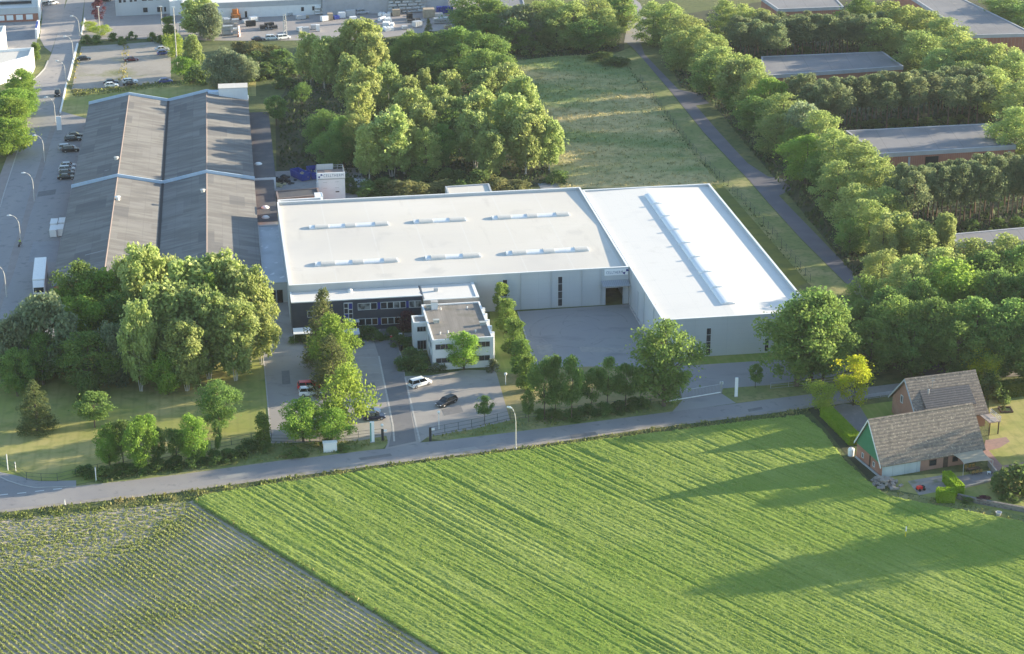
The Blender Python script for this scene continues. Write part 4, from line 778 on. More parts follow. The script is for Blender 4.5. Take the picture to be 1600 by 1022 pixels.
window(T, 9.6, 11.0, .75, 1.85, wy, fw=.1, fm=M_woodd); window(T, 14.2, 15.3, .8, 1.85, wy, fw=.1, fm=M_woodd)
b = MB(); b.box(12.4, 13.3, wy-.08, wy-.003, .05, 1.95); b.build('barn_door', M_woodd, T)
for yy in (-2.6, 1.3): window(T, yy, yy+.7, .9, 1.8, .3, M_glassc, fw=.07, face='-x')
b = MB(); b.box(.14, .296, -1.05, -.8, .3, 2.4); b.build('wall_post', M_woodd, T)
b = MB(); b.box(-.05, .14, -5, 3.8, 0, .35); b.build('plinth', M_kerb, T)
HHA = .29; HHo = G(1414,592,8.8)[:2]
T = thing('farmhouse', 'brick house behind the barn with pale tiled roof and dark dormer', 'house', HHo, HHA)
HL = 14.3; zh = lambda y: 8.8-abs(y)*1.02
b = MB(); b.xprism([(-5.5,0),(5.0,0),(5.0,zh(5)-.35),(0,8.4),(-5.5,zh(5.5)-.35)], .5, HL-.4); b.build('wall', M_brick2, T)
b = MB(); b.xprism([(-6,zh(6)),(0,8.8),(0,8.52),(-5.97,zh(6)-.25)], -.05, HL); b.build('roof_slope', M_tile, T)
b = MB(); b.xprism([(0,8.799),(5.6,zh(5.6)),(5.57,zh(5.6)-.25),(0,8.52)], -.05, HL); b.build('roof_slope', M_tile, T)
b = MB(); b.xprism([(-6.03,zh(6)-.05),(0,8.76),(0,8.45),(-5.95,zh(6)-.35)], -.16, -.052); b.xprism([(0,8.759),(5.63,zh(5.6)-.05),(5.55,zh(5.6)-.35),(0,8.45)], -.16, -.052); b.build('bargeboard', M_greytrim, T)
b = MB(); b.xprism([(-.2,8.68),(0,8.92),(.2,8.68)], -.06, HL); b.build('ridge_cap', M_tile, T)
b = MB(); b.xprism([(-4.6,zh(4.6)-.05),(-1.9,6.6),(-4.6,4.7)], 2.4, 11.9); dm = b.build('dormer', mat('slate_cladding', (.07,.075,.11), [((.1,.1,.14), 1, .5, .75)], .8), T)
b = MB(); b.xprism([(-5.0,4.5),(-1.75,7.0),(-1.9,6.72),(-5.0,4.32)], 2.1, 12.1); b.build('dormer_roof', M_tiled, dm)
window(T, 1.0, 1.9, 3.4, 4.9, .5, M_glassc, fw=.12, face='-x'); window(T, -2.9, -2.0, .9, 2.3, .5, M_glassc, fw=.12, face='-x')
b = MB(); b.tube([(4.8,-1.6,7.1),(4.8,-1.6,9.2)], .04, 5); b.tube([(4.3,-1.6,8.9),(5.3,-1.6,8.9)], .03, 5); b.tube([(4.45,-1.6,8.5),(5.15,-1.6,8.5)], .03, 5); b.build('aerial', M_metal, T)
b = MB(); b.lathe([(.16,zh(2.9)-.1),(.16,zh(2.9)+.7),(.22,zh(2.9)+.75),(.02,zh(2.9)+.85)], 8, (3.3, -3.0, .9)); b.build('flue', M_metal, T)
b = MB(); b.box(12.4, 14.6, -9.6, -6.0, 2.45, 2.6); bl = b.build('balcony', mat('balcony_deck', (.34,.29,.26), [((.27,.23,.2), 1.5, .5, .7)], .85), T)
b = MB()
for A, B in (((12.4,-9.6),(14.6,-9.6)),((14.6,-9.6),(14.6,-6.0))):
    for z in (2.9, 3.2, 3.5): b.tube([(*A, z), (*B, z)], .035, 5)
for x, y in ((12.4,-9.6),(13.5,-9.6),(14.6,-9.6),(14.6,-7.8),(14.6,-6)): b.tube([(x,y,2.6),(x,y,3.55)], .045, 5)
b.build('railing', M_trim, bl)
for x, y in ((12.6,-9.4),(14.4,-9.4)): b = MB(); b.box(x-.08, x+.08, y-.08, y+.08, 0, 2.45); b.build('post', M_woodd, bl)
# ---------------------------------------------------------------- vehicles
M_tyre = mat('tyre_rubber', (.02,.02,.02), [], .9); M_rim = mat('alloy_rim', (.5,.5,.52), [], .35, metal=.7)
M_lampw = mat('clear_lamp', (.75,.76,.78), [], .15, spec=.6); M_lampr = mat('red_lamp', (.35,.02,.02), [], .25, spec=.6)
M_cglass = mat('car_glass', (.015,.018,.022), [], .06, spec=.7)
PAINT = {}
def paint(k, c):
    if k not in PAINT: PAINT[k] = mat(k+'_paint', c, [], .28, spec=.6, metal=.0)
    return PAINT[k]
STY = {  # length, width, height, bonnet height, windscreen base x, roof front x, roof rear x, rear base x
    'hatch': (4.1,1.72,1.46,.86,.95,.25,-1.35,-1.95), 'saloon': (4.5,1.78,1.42,.84,1.0,.3,-1.1,-1.75),
    'estate': (4.6,1.8,1.48,.86,1.05,.35,-1.85,-2.2), 'suv': (4.5,1.85,1.68,1.0,1.0,.4,-1.85,-2.18), 'van': (4.6,1.85,1.66,.95,1.35,.65,-2.0,-2.25), 'jeep': (4.0,1.75,1.85,1.05,.75,.55,-1.85,-1.95)}
def car(style, pk, pc, label, rear, front, name='parked_car', group='cars parked around the works', ln=None):
    L, Wd, Hh, bh, wx, rx, rr, rb = STY[style]
    A, B = G(*rear), G(*front); mid = (A+B)/2; hd = math.atan2(B[1]-A[1], B[0]-A[0])
    T = thing(name, label, 'car', (mid[0], mid[1], .035), hd, group)
    P = paint(pk, pc); hw = Wd/2; hl = L/2
    def loft(secs):
        b = MB(); n = len(secs[0][1])
        v = [(x, y, z) for x, pr in secs for y, z in pr]
        f = [(i*n+k, i*n+(k+1) % n, (i+1)*n+(k+1) % n, (i+1)*n+k) for i in range(len(secs)-1) for k in range(n)]
        f += [tuple(range(n-1, -1, -1)), tuple(range((len(secs)-1)*n, len(secs)*n))]
        return b.add(v, f)
    def sec(w, zt, zb=.22): return [(-w*.93,zb),(w*.93,zb),(w,zb+.22),(w*.97,zt-.12),(w*.86,zt),(-w*.86,zt),(-w*.97,zt-.12),(-w,zb+.22)]
    dk = bh+.04
    body = loft([(-hl,sec(hw*.86,dk-.12,.36)),(-hl+.12,sec(hw*.95,dk,.26)),(rb+.1,sec(hw,dk)),(0,sec(hw,bh+.03)),(wx,sec(hw,bh)),(hl-.35,sec(hw*.95,bh-.1)),(hl-.08,sec(hw*.88,bh-.26,.26)),(hl,sec(hw*.78,bh-.36,.34))]).build('body', P, T, smooth=False)
    g = MB(); q = lambda x, w, z: [(x,-w,z),(x,w,z)]
    lo, hi = hw*.88, hw*.72
    g.add([(wx,-lo,dk-.03),(wx,lo,dk-.03),(rx,hi,Hh-.05),(rx,-hi,Hh-.05),(rb,-lo,dk-.03),(rb,lo,dk-.03),(rr,hi,Hh-.05),(rr,-hi,Hh-.05)], [(0,1,2,3),(5,4,7,6),(0,3,7,4),(1,5,6,2),(3,2,6,7),(4,5,1,0)])
    g.build('windows', M_cglass, T)
    r = MB(); r.add([(rx+.05,-hi*1.0,Hh-.06),(rx+.05,hi*1.0,Hh-.06),(rr-.05,hi*1.0,Hh-.06),(rr-.05,-hi*1.0,Hh-.06),(rx-.12,-hi*.86,Hh),(rx-.12,hi*.86,Hh),(rr+.12,hi*.86,Hh),(rr+.12,-hi*.86,Hh)], [(0,1,5,4),(1,2,6,5),(2,3,7,6),(3,0,4,7),(4,5,6,7),(3,2,1,0)])
    for sx in (-1, 1):
        for t in (0.0, .5, 1.0):
            bx_, tx = rb+(wx-rb)*t, rr+(rx-rr)*t
            r.tube([(bx_, sx*(lo+.005), dk-.04),(tx, sx*(hi+.005), Hh-.04)], .045, 4)
    r.build('roof', P, T)
    for sx in (-1, 1):
        for wxx in (hl*.62, -hl*.62):
            w_ = MB(); pr = [(.0,-.0)]
            ring = lambda rad, y: [(wxx+rad*math.cos(2*math.pi*k/12), y, .32+rad*math.sin(2*math.pi*k/12)) for k in range(12)]
            y0, y1 = sx*(hw-.2), sx*(hw+.012)
            w_.add(ring(.32,y0)+ring(.32,y1), [(k,(k+1)%12,12+(k+1)%12,12+k) for k in range(12)]+[tuple(range(12)),tuple(range(12,24))]); wo = w_.build('wheel', M_tyre, T)
            z_ = MB(); z_.add(ring(.2,y1+sx*.003)+ring(.14,y1+sx*.02), [(k,(k+1)%12,12+(k+1)%12,12+k) for k in range(12)]+[tuple(range(12,24))]); z_.build('rim', M_rim, wo)
        z_ = MB(); z_.box(hl-.16, hl-.02, sx*hw*.5, sx*hw*.8, bh-.36, bh-.2); z_.build('headlight', M_lampw, T)
        z_ = MB(); z_.box(-hl-.01, -hl+.12, sx*hw*.62, sx*hw*.88, dk-.3, dk-.1); z_.build('tail_light', M_lampr, T)
    z_ = MB(); z_.box(hl-.02, hl+.015, -.26, .26, .38, .49); z_.build('number_plate', M_trim, T)
    return T
BLK, DBL, SIL, WHT, RED, GRY, DRD = (.012,.012,.015), (.012,.018,.05), (.45,.47,.5), (.8,.8,.79), (.75,.02,.02), (.12,.13,.14), (.14,.02,.03)
car('estate','red',RED,'red estate car parked next to the white car by the firs',(466,607.5),(501,605.5))
car('suv','white',WHT,'white off-road car parked close beside the red estate car',(468.5,618),(503,616.5))
car('hatch','dark_blue',DBL,'dark blue car half under the light green tree near the entry',(568,655.5),(602,653.5))
car('saloon','silver',SIL,'silver car mostly hidden behind the dark blue car',(560,647),(592,645.5))
car('hatch','pale_silver',(.5,.52,.54),'pale car almost hidden under the two small car park trees',(484,667),(517,665))
car('van','white',WHT,'white minivan standing alone on the paved lot before the white office',(642,606.5),(671,598.5))
car('estate','black',BLK,'black estate car with roof bars standing alone near the ball lamp',(712,625.5),(683,638))
car('jeep','black',BLK,'black off-road car driving along the street beside the white kerb wall',(91,146),(89.3,153))
for st, pk, pc, lab, r, f in (
    ('saloon','black',BLK,'black saloon, farther one of the pair at the far end of the forecourt',(107,215),(128,213.5)),
    ('estate','charcoal',(.03,.032,.036),'charcoal estate, nearer one of the pair at the far end of the forecourt',(101.5,221),(127.5,219)),
    ('estate','silver',SIL,'silver estate beside a dark car in the middle of the forecourt',(92.5,234),(117,232)),
    ('suv','black',BLK,'black car beside the silver estate in the middle of the forecourt',(97,238),(124,236)),
    ('hatch','silver',SIL,'silver hatchback, farthest in the row of four by the hall eaves',(96,262.5),(119,261)),
    ('estate','pale_silver',(.5,.52,.54),'pale silver estate, second farthest in the row of four by the eaves',(93.5,268),(118,266.5)),
    ('hatch','grey',GRY,'grey hatchback, second nearest in the row of four by the eaves',(93,274),(117,272.5)),
    ('saloon','black',BLK,'black saloon, nearest in the row of four by the hall eaves',(92,280.5),(116,279))):
    car(st, pk, pc, lab, r, f)
gp = 'cars on the gravel car park'
for st, pk, pc, lab, r, f in (
    ('saloon','black',BLK,'black saloon alone near the street edge of the gravel car park',(121.5,94.5),(141,93.5)),
    ('saloon','dark_red',DRD,'dark red saloon by the yellow weed strip on gravel',(195.5,96),(215,94.5)),
    ('saloon','dark_blue',DBL,'dark blue saloon behind the white one at the grass bank',(163,131.5),(184,130)),
    ('hatch','white',WHT,'white hatchback beside dark blue saloon at the grass bank',(163,136.5),(186,135)),
    ('estate','white',WHT,'white estate behind a black car near the yellow weed strip',(194.5,130.5),(213,129)),
    ('saloon','black',BLK,'black saloon beside white estate near the yellow weed strip',(194,134),(213,132.5)),
    ('hatch','blue',(.03,.06,.25),'blue hatchback alone at the bushy end of the grass bank',(248,130),(270,128.5)),
    ('saloon','silver',SIL,'silver car under the shrubs at the far edge of the gravel',(244,80),(262,78.5)),
    ('hatch','blue',(.03,.06,.25),'blue car beside silver car under shrubs at far gravel edge',(247,86),(264,84.5))):
    car(st, pk, pc, lab, r, f, group=gp)
for st, pk, pc, lab, r, f in (
    ('hatch','white',WHT,'white hatchback parked behind the brick depot gable',(76,8),(88,6)),
    ('saloon','grey',GRY,'grey saloon beside white hatchback behind the brick depot',(66,9.5),(76,7.5)),
    ('saloon','black',BLK,'black saloon parked beside the purple tree on the street',(157,3.5),(170,1.5)),
    ('van','white',WHT,'white delivery van at the hedge on the works yard',(437,62),(449,60.5)),
    ('suv','white',WHT,'white pickup with open bed at the hedge on the works yard',(417,62.5),(434,61.5)),
    ('saloon','dark_blue',DBL,'dark low trailer-like car at the hedge end of the yard',(396,64),(411,63)),
    ('suv','silver',SIL,'silver pickup beside the pipe bundles on the works yard',(557,22.5),(575,21))):
    car(st, pk, pc, lab, r, f, group='vehicles on the works yard and street')
# lorry
p0, p1 = G(63.5,402,4)[:2], G(60,436,4)[:2]; hd = math.atan2(p1[1]-p0[1], p1[0]-p0[0]); L = np.linalg.norm(p1-p0)
T = thing('lorry', 'white box lorry facing the trees beside the old halls', 'lorry', (*p0, .03), hd)
P = paint('white', WHT)
b = MB(); b.box(0, L, -1.28, 1.28, 1.15, 3.95); b.build('cargo_box', mat('box_panels', (.78,.78,.76), [((.7,.7,.69), 1.5, .5, .8)], .5), T)
b = MB(); b.box(.2, L-.1, -.5, .5, .8, 1.147); b.build('chassis', M_black, T)
b = MB(); b.yprism([(L+.35,.55),(L+2.3,.55),(L+2.4,1.7),(L+2.05,2.85),(L+.9,3.75),(L+.35,3.7)], -1.2, 1.2); cb = b.build('cab', P, T)
b = MB(); b.add([(L+2.405,-1.05,1.78),(L+2.405,1.05,1.78),(L+2.10,1.05,2.8),(L+2.10,-1.05,2.8)], [(0,1,2,3)]); b.build('windscreen', M_cglass, cb)
b = MB(); b.box(L+2.3, L+2.42, -1.1, 1.1, .6, 1.0); b.build('bumper', M_greytrim, cb)
for x in (L+1.5, 1.6, 2.9):
    for s_ in (-1, 1): b = MB(); b.tube([(x, s_*.85, .5),(x, s_*1.22, .5)], .5, 12); b.build('wheel', M_tyre, T)
# ---------------------------------------------------------------- storage boxes, skips, heaps
for (x, y, lab) in ((84.5,346,'white storage box, far one of the pair nearer the street'),(83.5,356.5,'white storage box, near one of the pair nearer the street'),(97.5,344.5,'white storage box, far one of the pair at the hall eaves'),(95,355,'white storage box, near one of the pair at the hall eaves')):
    c = G(x, y, 1.7); T = thing('storage_box', lab, 'box', (c[0], c[1], .035), OA, 'white storage boxes on the forecourt')
    b = MB(); b.box(-.78, .78, -1.9, 1.9, .12, 1.72); b.build('body', paint('white', WHT), T)
    b = MB(); b.box(-.84, .84, -1.95, 1.95, 1.722, 1.8); b.build('lid', M_trim, T)
    b = MB(); [b.box(q-.06, q+.06, -1.95, 1.95, 0, .118) for q in (-.6, .6)]; b.build('skid', M_metal, T)
M_skip = mat('blue_skip_paint', (.02,.05,.30), [((.05,.08,.26), 1, .5, .75), ((.15,.08,.05), 2, .7, .85)], .5)
for (xa, ya, xb, yb, lab) in ((459,274,480,284,'open blue skip filled with boards beside the scrap heap'),(484,268,497,284,'open blue skip standing against the white tower')):
    A, B = G(xa, ya), G(xb, yb); hd = math.atan2(B[1]-A[1], B[0]-A[0]); L = np.linalg.norm(B-A); mid = (A+B)/2
    T = thing('skip_container', lab, 'skip', (mid[0], mid[1], .035), hd, 'blue skips by the white tower'); h, w2, hl = 2.0, 1.25, min(L/2, 6.0)*.55
    hl = 3.1
    b = MB(); t = .1
    b.add([(-hl+.2,-w2*.9,.15),(hl-.2,-w2*.9,.15),(hl-.2,w2*.9,.15),(-hl+.2,w2*.9,.15),(-hl,-w2,h),(hl,-w2,h),(hl,w2,h),(-hl,w2,h),(-hl+t,-w2+t,h),(hl-t,-w2+t,h),(hl-t,w2-t,h),(-hl+t,w2-t,h),(-hl+.3,-w2*.85,.3),(hl-.3,-w2*.85,.3),(hl-.3,w2*.85,.3),(-hl+.3,w2*.85,.3)],
          [(3,2,1,0),(0,1,5,4),(1,2,6,5),(2,3,7,6),(3,0,4,7),(4,5,9,8),(5,6,10,9),(6,7,11,10),(7,4,8,11),(8,9,13,12),(9,10,14,13),(10,11,15,14),(11,8,12,15),(12,13,14,15)])
    b.build('tub', M_skip, T)
    b = MB()
    for q in np.linspace(-hl*.85, hl*.85, 7): b.box(q-.05, q+.05, -w2-.06, -w2+.02, .4, h-.08); b.box(q-.05, q+.05, w2-.02, w2+.06, .4, h-.08)
    b.build('rib', M_skip, T)
    random.seed(int(xa)); b = MB()
    for k in range(9): x = -hl+.7+random.random()*(2*hl-2); y = (random.random()-.5)*1.3; b.box(x, x+.9+random.random(), y, y+.25, 1.0+.08*k, 1.08+.08*k)
    b.build('waste_board', M_tan, T)
def heap(name, label, cat, x, y, r, h, m, n=26, seed=1, grp=None):
    random.seed(seed); c = G(x, y); T = thing(name, label, cat, (c[0], c[1], .03), 0, grp); b = MB()
    for k in range(n):
        a = random.random()*6.28; q = r*math.sqrt(random.random()); z = h*(1-q/r)*random.random(); s = .25+.4*random.random()
        x0, y0 = q*math.cos(a), q*math.sin(a); t = random.random()*3.14; u = np.array([math.cos(t), math.sin(t)])*s; v_ = np.array([-u[1], u[0]])*.6
        p = [np.array([x0, y0])+e1*u+e2*v_ for e1, e2 in ((-1,-1),(1,-1),(1,1),(-1,1))]; dz = (random.random()-.5)*.3
        b.prism(p, [max(0,z-.15)]*4, [z+.25+dz, z+.3, z+.25-dz, z+.22])
    b.build('heap_body', m, T); return T
heap('scrap_heap', 'dark heap of scrap beside the blue skips and white end wall', 'heap', 443, 283, 3.2, 1.6, M_gutter, 34, 3)
heap('scrap_heap', 'pale heap of packed film beside the birch near white tower', 'heap', 560, 287, 2.6, 2.4, M_panel, 30, 5)
heap('scrap_heap', 'small tan heap of boards at the white end wall', 'heap', 437, 290, 1.5, .8, M_tan, 12, 6)
heap('log_pile', 'heap of old timber at the corner of the green gabled barn', 'heap', 1384, 756, 2.6, 1.1, mat('weathered_wood', (.3,.27,.24), [((.17,.14,.12), 2, .5, .7)], .9), 34, 7)
# works yard stock
random.seed(4)
for k in range(12):
    x, y = 594+(k % 3)*5+k*.7+random.random()*3, 24+(k//3)*7.5+random.random()*2; c = G(x, y)
    T = thing('wrapped_bundle', 'white film wrapped bundle in the jumbled heap on works yard', 'bundle', (c[0], c[1], .03), random.random()*1.2+.9, 'white wrapped bundles heaped on the works yard')
    b = MB(); L_ = 2.2+random.random()*1.5; b.xprism([(-.6,0),(.6,0),(.68,.4),(.5,1.05),(-.5,1.05),(-.68,.4)], -L_/2, L_/2); b.build('film_wrap', M_trim, T)
def crate(x, y, w_, d, h, label, m, name='crate', cat='crate', grp=None, rz=HA):
    c = G(x, y); T = thing(name, label, cat, (c[0], c[1], .03), rz, grp)
    b = MB(); b.box(-w_/2, w_/2, -d/2, d/2, .15, h); b.build('body', m, T)
    b = MB(); [b.box(q-.12, q+.12, -d/2, d/2, 0, .148) for q in (-w_*.4, 0, w_*.4)]; b.build('skid', M_woodd, T)
    b = MB()
    for q in np.linspace(-w_/2+.1, w_/2-.1, 4): b.box(q-.05, q+.05, -d/2-.05, -d/2-.002, .15, h)
    b.build('batten', m, T); return T
M_ply = mat('plywood', (.43,.35,.26), [((.35,.28,.2), 1, .45, .7)], .8)
crate(619, 24.5, 2.6, 2.4, 2.2, 'tan plywood crate before the pipe racks', M_ply); crate(670, 27, 3.8, 3, 3.0, 'largest tan plywood crate between pipe racks and blue pallets', M_ply)
crate(685, 26, 3, 2, 1.2, 'low pale pallet of boards beside the largest plywood crate', M_vent)
crate(400, 22, 2, 1.6, 1.1, 'small dark crate alone on the works yard paving', M_gutter); crate(491, 46, 2.2, 1.8, 1.6, 'grey crate with white cover on the sunny yard edge', M_greytrim); crate(497, 49, 1.2, 1.2, 2.2, 'narrow white box on end at the sunny yard edge', M_trim)
crate(359, 27, 4.6, 2.5, 2.8, 'brown covered shelter crate by the orange machine', mat('brown_cover', (.2,.16,.13), [], .9))
for k in range(6): crate(684+k*4.4, 21.5-.25*k, .8, 1.6, 2.4, 'narrow blue stacked pallet in the row behind tan crate', M_skip, 'blue_pallet', 'pallet', 'blue pallets in a row')
def rack(x0, x1, y, h, label, rows, m, seed):
    A, B = G(x0, y), G(x1, y-.05*(x1-x0)); L = np.linalg.norm(B-A); T = thing('pipe_rack', label, 'rack', (A[0], A[1], .03), math.atan2(B[1]-A[1], B[0]-A[0]), 'pipe racks on the works yard')
    b = MB()
    for q in np.linspace(0, L, max(3, int(L/3))): b.box(q-.07, q+.07, -.1, .1, 0, h); b.box(q-.07, q+.07, 2.2, 2.4, 0, h)
    b.build('upright', M_metal, T); random.seed(seed)
    for r_ in range(rows):
        z = .3+r_*h/rows; b = MB(); b.box(0, L, -.12, 2.4, z, z+.12); sh = b.build('shelf', M_metal, T); b = MB(); q = .2
        while q < L-1.5:
            l_ = 1.2+random.random()*2.2; hh = (h/rows)*(.35+.4*random.random()); b.box(q, min(q+l_, L), -.1+.3*random.random(), 2.2, z+.122, z+.12+hh); q += l_+.15+random.random()*.6
        b.build('stored_pack', m, sh)
rack(607, 665, 22, 5.5, 'tall rack of grey pipe packs behind the tan plywood crate', 5, M_panel, 1)
rack(668, 716, 12, 4.5, 'dark rack of profiles beside the trees behind blue pallets', 4, M_greytrim, 2)
rack(678, 716, 38, 1.8, 'low grey wire rack in front of the blue pallets', 2, M_metal, 3)
rack(492, 523, 24, 3.0, 'white rack of window frames by the long white hall', 3, M_trim, 4)
rack(348, 372, 56, 3.2, 'rusty steel frame rack beside the big willow', 2, M_metal, 5); rack(350, 374, 45, 3.2, 'steel frame rack in front of the brown shelter crate', 2, M_metal, 6)
rack(636, 663, 36, 1.2, 'jumble rack of thin rods on yard beside the conifer', 1, M_gutter, 7); rack(406, 434, 48, 1.5, 'low rack of dark panels in the middle of the sunny yard', 1, M_gutter, 8)
M_or_ = mat('rust_red_paint', (.28,.09,.05), [((.2,.07,.04), 1, .5, .8)], .7)
CR = [(352,36,'grey',M_greytrim),(384,36,'pale',M_panel),(392,41,'dark',M_gutter),(396,33,'white',M_trim),(421,43,'dark',M_gutter),(452,24,'grey',M_greytrim),(470,30,'pale',M_panel),(478,28,'tan',M_ply),(507,33,'white',M_trim),(516,31,'tan',M_ply),(525,30,'blue',M_skip),(534,28,'white',M_trim),(548,26,'pale',M_panel),(552,36,'white',M_trim),(470,49,'pale',M_panel),(478,52,'grey',M_greytrim),(632,46,'pale',M_panel),(640,31,'dark',M_gutter),(652,42,'grey',M_greytrim),(700,44,'tan',M_ply),(706,31,'red brown',M_or_),(698,33,'white',M_trim),(330,52,'white',M_trim),(338,47,'grey',M_greytrim),(580,14,'grey',M_greytrim),(590,12,'white',M_trim)]
for k_, (x_, y_, cn_, m_) in enumerate(CR):
    random.seed(k_+50); crate(x_, y_, 1.4+1.8*random.random(), 1.2+1.2*random.random(), .8+1.5*random.random(), f'{cn_} stacked pallet load on works yard '+next(q for lim, q in ((345, 'by the big willow'), (387, 'beside the steel frame racks'), (400, 'between steel racks and dark panels'), (445, 'beside the rack of dark panels'), (460, 'behind the timber mast'), (482, 'before the white hall windows'), (520, 'beside the window frame rack'), (570, 'past the window frame rack'), (610, 'at the sliding gates'), (660, 'before the pipe racks'), (999, 'by the blue pallets')) if x_ < lim)+(', nearer the hedge' if y_ > 42 else ''), m_, 'pallet_load', 'pallet', 'pallet loads strewn over the works yard', HA+random.random()*.5)
M_or = mat('orange_paint', (.55,.2,.05), [((.4,.12,.04), 1, .5, .8)], .6)
c = G(369, 30); T = thing('yard_crane', 'rust orange machine with raised arm at the steel frame racks', 'machine', (c[0], c[1], .03), .3)
b = MB(); b.box(-1.3,1.3,-1.8,1.8,.5,1.9); b.build('chassis', M_or, T); b = MB(); b.box(-1,1,-.6,1.2,1.9,3.3); b.build('cab', M_or, T); b = MB(); b.tube([(0,-1,2),(0,-2.2,4),(0,-3.4,2.4)], .22, 6); b.build('arm', M_or, T)
for sx in (-1, 1): b = MB(); b.box(sx*1.3-.3, sx*1.3+.3, -1.9, 1.9, 0, .7); b.build('track', M_gutter, T)
for k in range(3):
    c = G(372.5+k*.5, 46+k*5.5); T = thing('barrier_stack', ('striped red and white barrier block farthest from the hedge','striped red and white barrier block between two others','striped red and white barrier block at the hedge by the yard')[k], 'barrier', (c[0], c[1], .03), 1.5, 'barrier blocks along the yard edge')
    b = MB(); b.xprism([(-.35,0),(.35,0),(.15,1.1),(-.15,1.1)], -1, 1); b.build('block', mat('red_white_block', (.7,.66,.62), [((.5,.12,.06), .9, .2, .19, {'kind': 'lines', 'axis': 0})], .6) if k == 0 else bpy.data.materials['red_white_block'], T)
c = G(446, 60); T = thing('yard_mast', 'tall grey timber mast tower standing on the sunny works yard', 'mast', (c[0], c[1], 0), .2)
b = MB(); [b.tube([(sx*.5,sy*.5,0),(sx*.3,sy*.3,8)], .12, 5) for sx in (-1,1) for sy in (-1,1)]; b.build('leg', M_vent, T)
b = MB(); [b.tube([(-.5,-.5,z),(.5,.5,z+.6),(-.5,.5,z+1.2)], .06, 4) for z in (.5,2.2,3.9,5.6)]; b.build('brace', M_vent, T)
# white long wall strip and blue entrance sign
T = edge_strip('kerb_wall', [(121.5,70),(116,90),(109.5,117),(106.5,127)], .5, 0, .6, M_trim); tag(T, 'low white kerb wall along street beside the gravel car park', 'wall')
T = edge_strip('kerb_wall', [(104,131),(100,150),(95.5,172),(94,178)], .4, 0, .5, M_trim); tag(T, 'low white kerb wall along the street lawn by the black jeep', 'wall')
T = edge_strip('kerb_wall', [(132.5,30),(127,55)], .4, 0, .6, M_trim); tag(T, 'short white kerb wall at the yellow shrubs by the street', 'wall')
T = edge_strip('stone_wall', [(1496,779),(1530,787),(1600,800),(1700,818)], .5, 0, .9, mat('dark_rubble_wall', (.2,.185,.17), [((.1,.09,.085), 2.5, .5, .65), ((.32,.3,.28), 2, .7, .85)], .95)); tag(T, 'dark rubble stone wall between garden shrubs and the wheat', 'wall')
def pylon(name, label, x, y, w_, d, h, m, stripe=None):
    c = G(x, y); T = thing(name, label, 'sign', (c[0], c[1], 0), HA)
    b = MB(); b.box(-w_/2, w_/2, -d/2, d/2, .12, h); b.build('panel', m, T)
    b = MB(); b.box(-w_/2-.06, w_/2+.06, -d/2-.06, d/2+.06, 0, .118); b.build('base', M_kerb, T)
    if stripe: b = MB(); b.box(-w_/2-.012, -w_/2+w_*.3, -d/2-.015, -d/2-.002, .2, h-.1); b.build('stripe', stripe, T)
pylon('sign_pylon', 'slim white sign pylon with green edge at the car park entry', 582, 691, .75, .35, 4.0, M_board, mat('teal_stripe', (.1,.3,.27), [], .5))
pylon('sign_pylon', 'slim white sign pylon on the grass beside the sliding gate', 1150, 620, .55, .3, 3.9, M_board)
pylon('sign_pylon', 'white upright sign board at the far end of the forecourt', 93, 204, 1.3, .3, 4.0, M_board)
c = G(516, 705); T = thing('transformer_cabinet', 'white transformer cabinet on the verge below the small trees', 'cabinet', (c[0], c[1], 0), HA)
b = MB(); b.box(-1.2,1.2,-.5,.5,.06,1.75); b.build('housing', paint('white', WHT), T); b = MB(); b.prism([(-1.3,-.6),(1.3,-.6),(1.3,.6),(-1.3,.6)], 1.752, 1.85); b.build('roof', M_trim, T)
b = MB(); b.box(-1.1,-.03,-.54,-.502,.15,1.65); b.build('door', M_trim, T); b = MB(); b.box(.03,1.1,-.54,-.502,.15,1.65); b.build('door', M_trim, T); b = MB(); b.box(-1.25,1.25,-.55,.55,0,.058); b.build('plinth', M_kerb, T)
c0, c1 = G(57.5, 61), G(63, 37); hd = math.atan2(c1[1]-c0[1], c1[0]-c0[0]); L = np.linalg.norm(c1-c0)
T = thing('entrance_sign', 'blue and white roadside sign wall at the depot driveway', 'sign', (c0[0], c0[1], 0), hd)
b = MB(); b.box(0, L*.62, -.35, .35, 0, 3.2); b.build('panel', M_board, T); b = MB(); b.box(.3, L*.6, .36, .4, 1.2, 3.0); b.build('blue_field', M_skip, T); b = MB(); b.box(L*.1, L*.5, -.37, .37, 3.2, 3.35); b.build('top_rail', M_skip, T)
# ---------------------------------------------------------------- lamps and posts
M_lpole = mat('lamp_pole', (.52,.50,.46), [((.42,.4,.37), 2, .5, .8)], .5); M_lhead = mat('lamp_shell', (.75,.76,.76), [], .35)
def street_lamp(label, base, h, arm, ang, grp):
    c = G(*base); T = thing('street_lamp', label, 'street lamp', (c[0], c[1], 0), ang, grp)
    b = MB(); pts = [(0,0,0),(0,0,h*.66)]+[(arm*(1-math.cos(t)), 0, h*.66+h*.34*math.sin(t)) for t in np.linspace(.2, 1.5, 6)]; b.tube(pts, [.11,.09]+[.07]*6, 8); b.build('pole', M_lpole, T)
    b = MB(); q = pts[-1]; b.tube([(q[0]-.1,0,q[2]),(q[0]+.35,0,q[2]+.05),(q[0]+.85,0,q[2]+.02),(q[0]+1.0,0,q[2]-.03)], [.08,.2,.17,.05], 8); b.build('lamp_head', M_lhead, T)
    b = MB(); b.lathe([(.16,0),(.16,.35),(.11,.4)], 8); b.build('base_sleeve', M_metal, T)
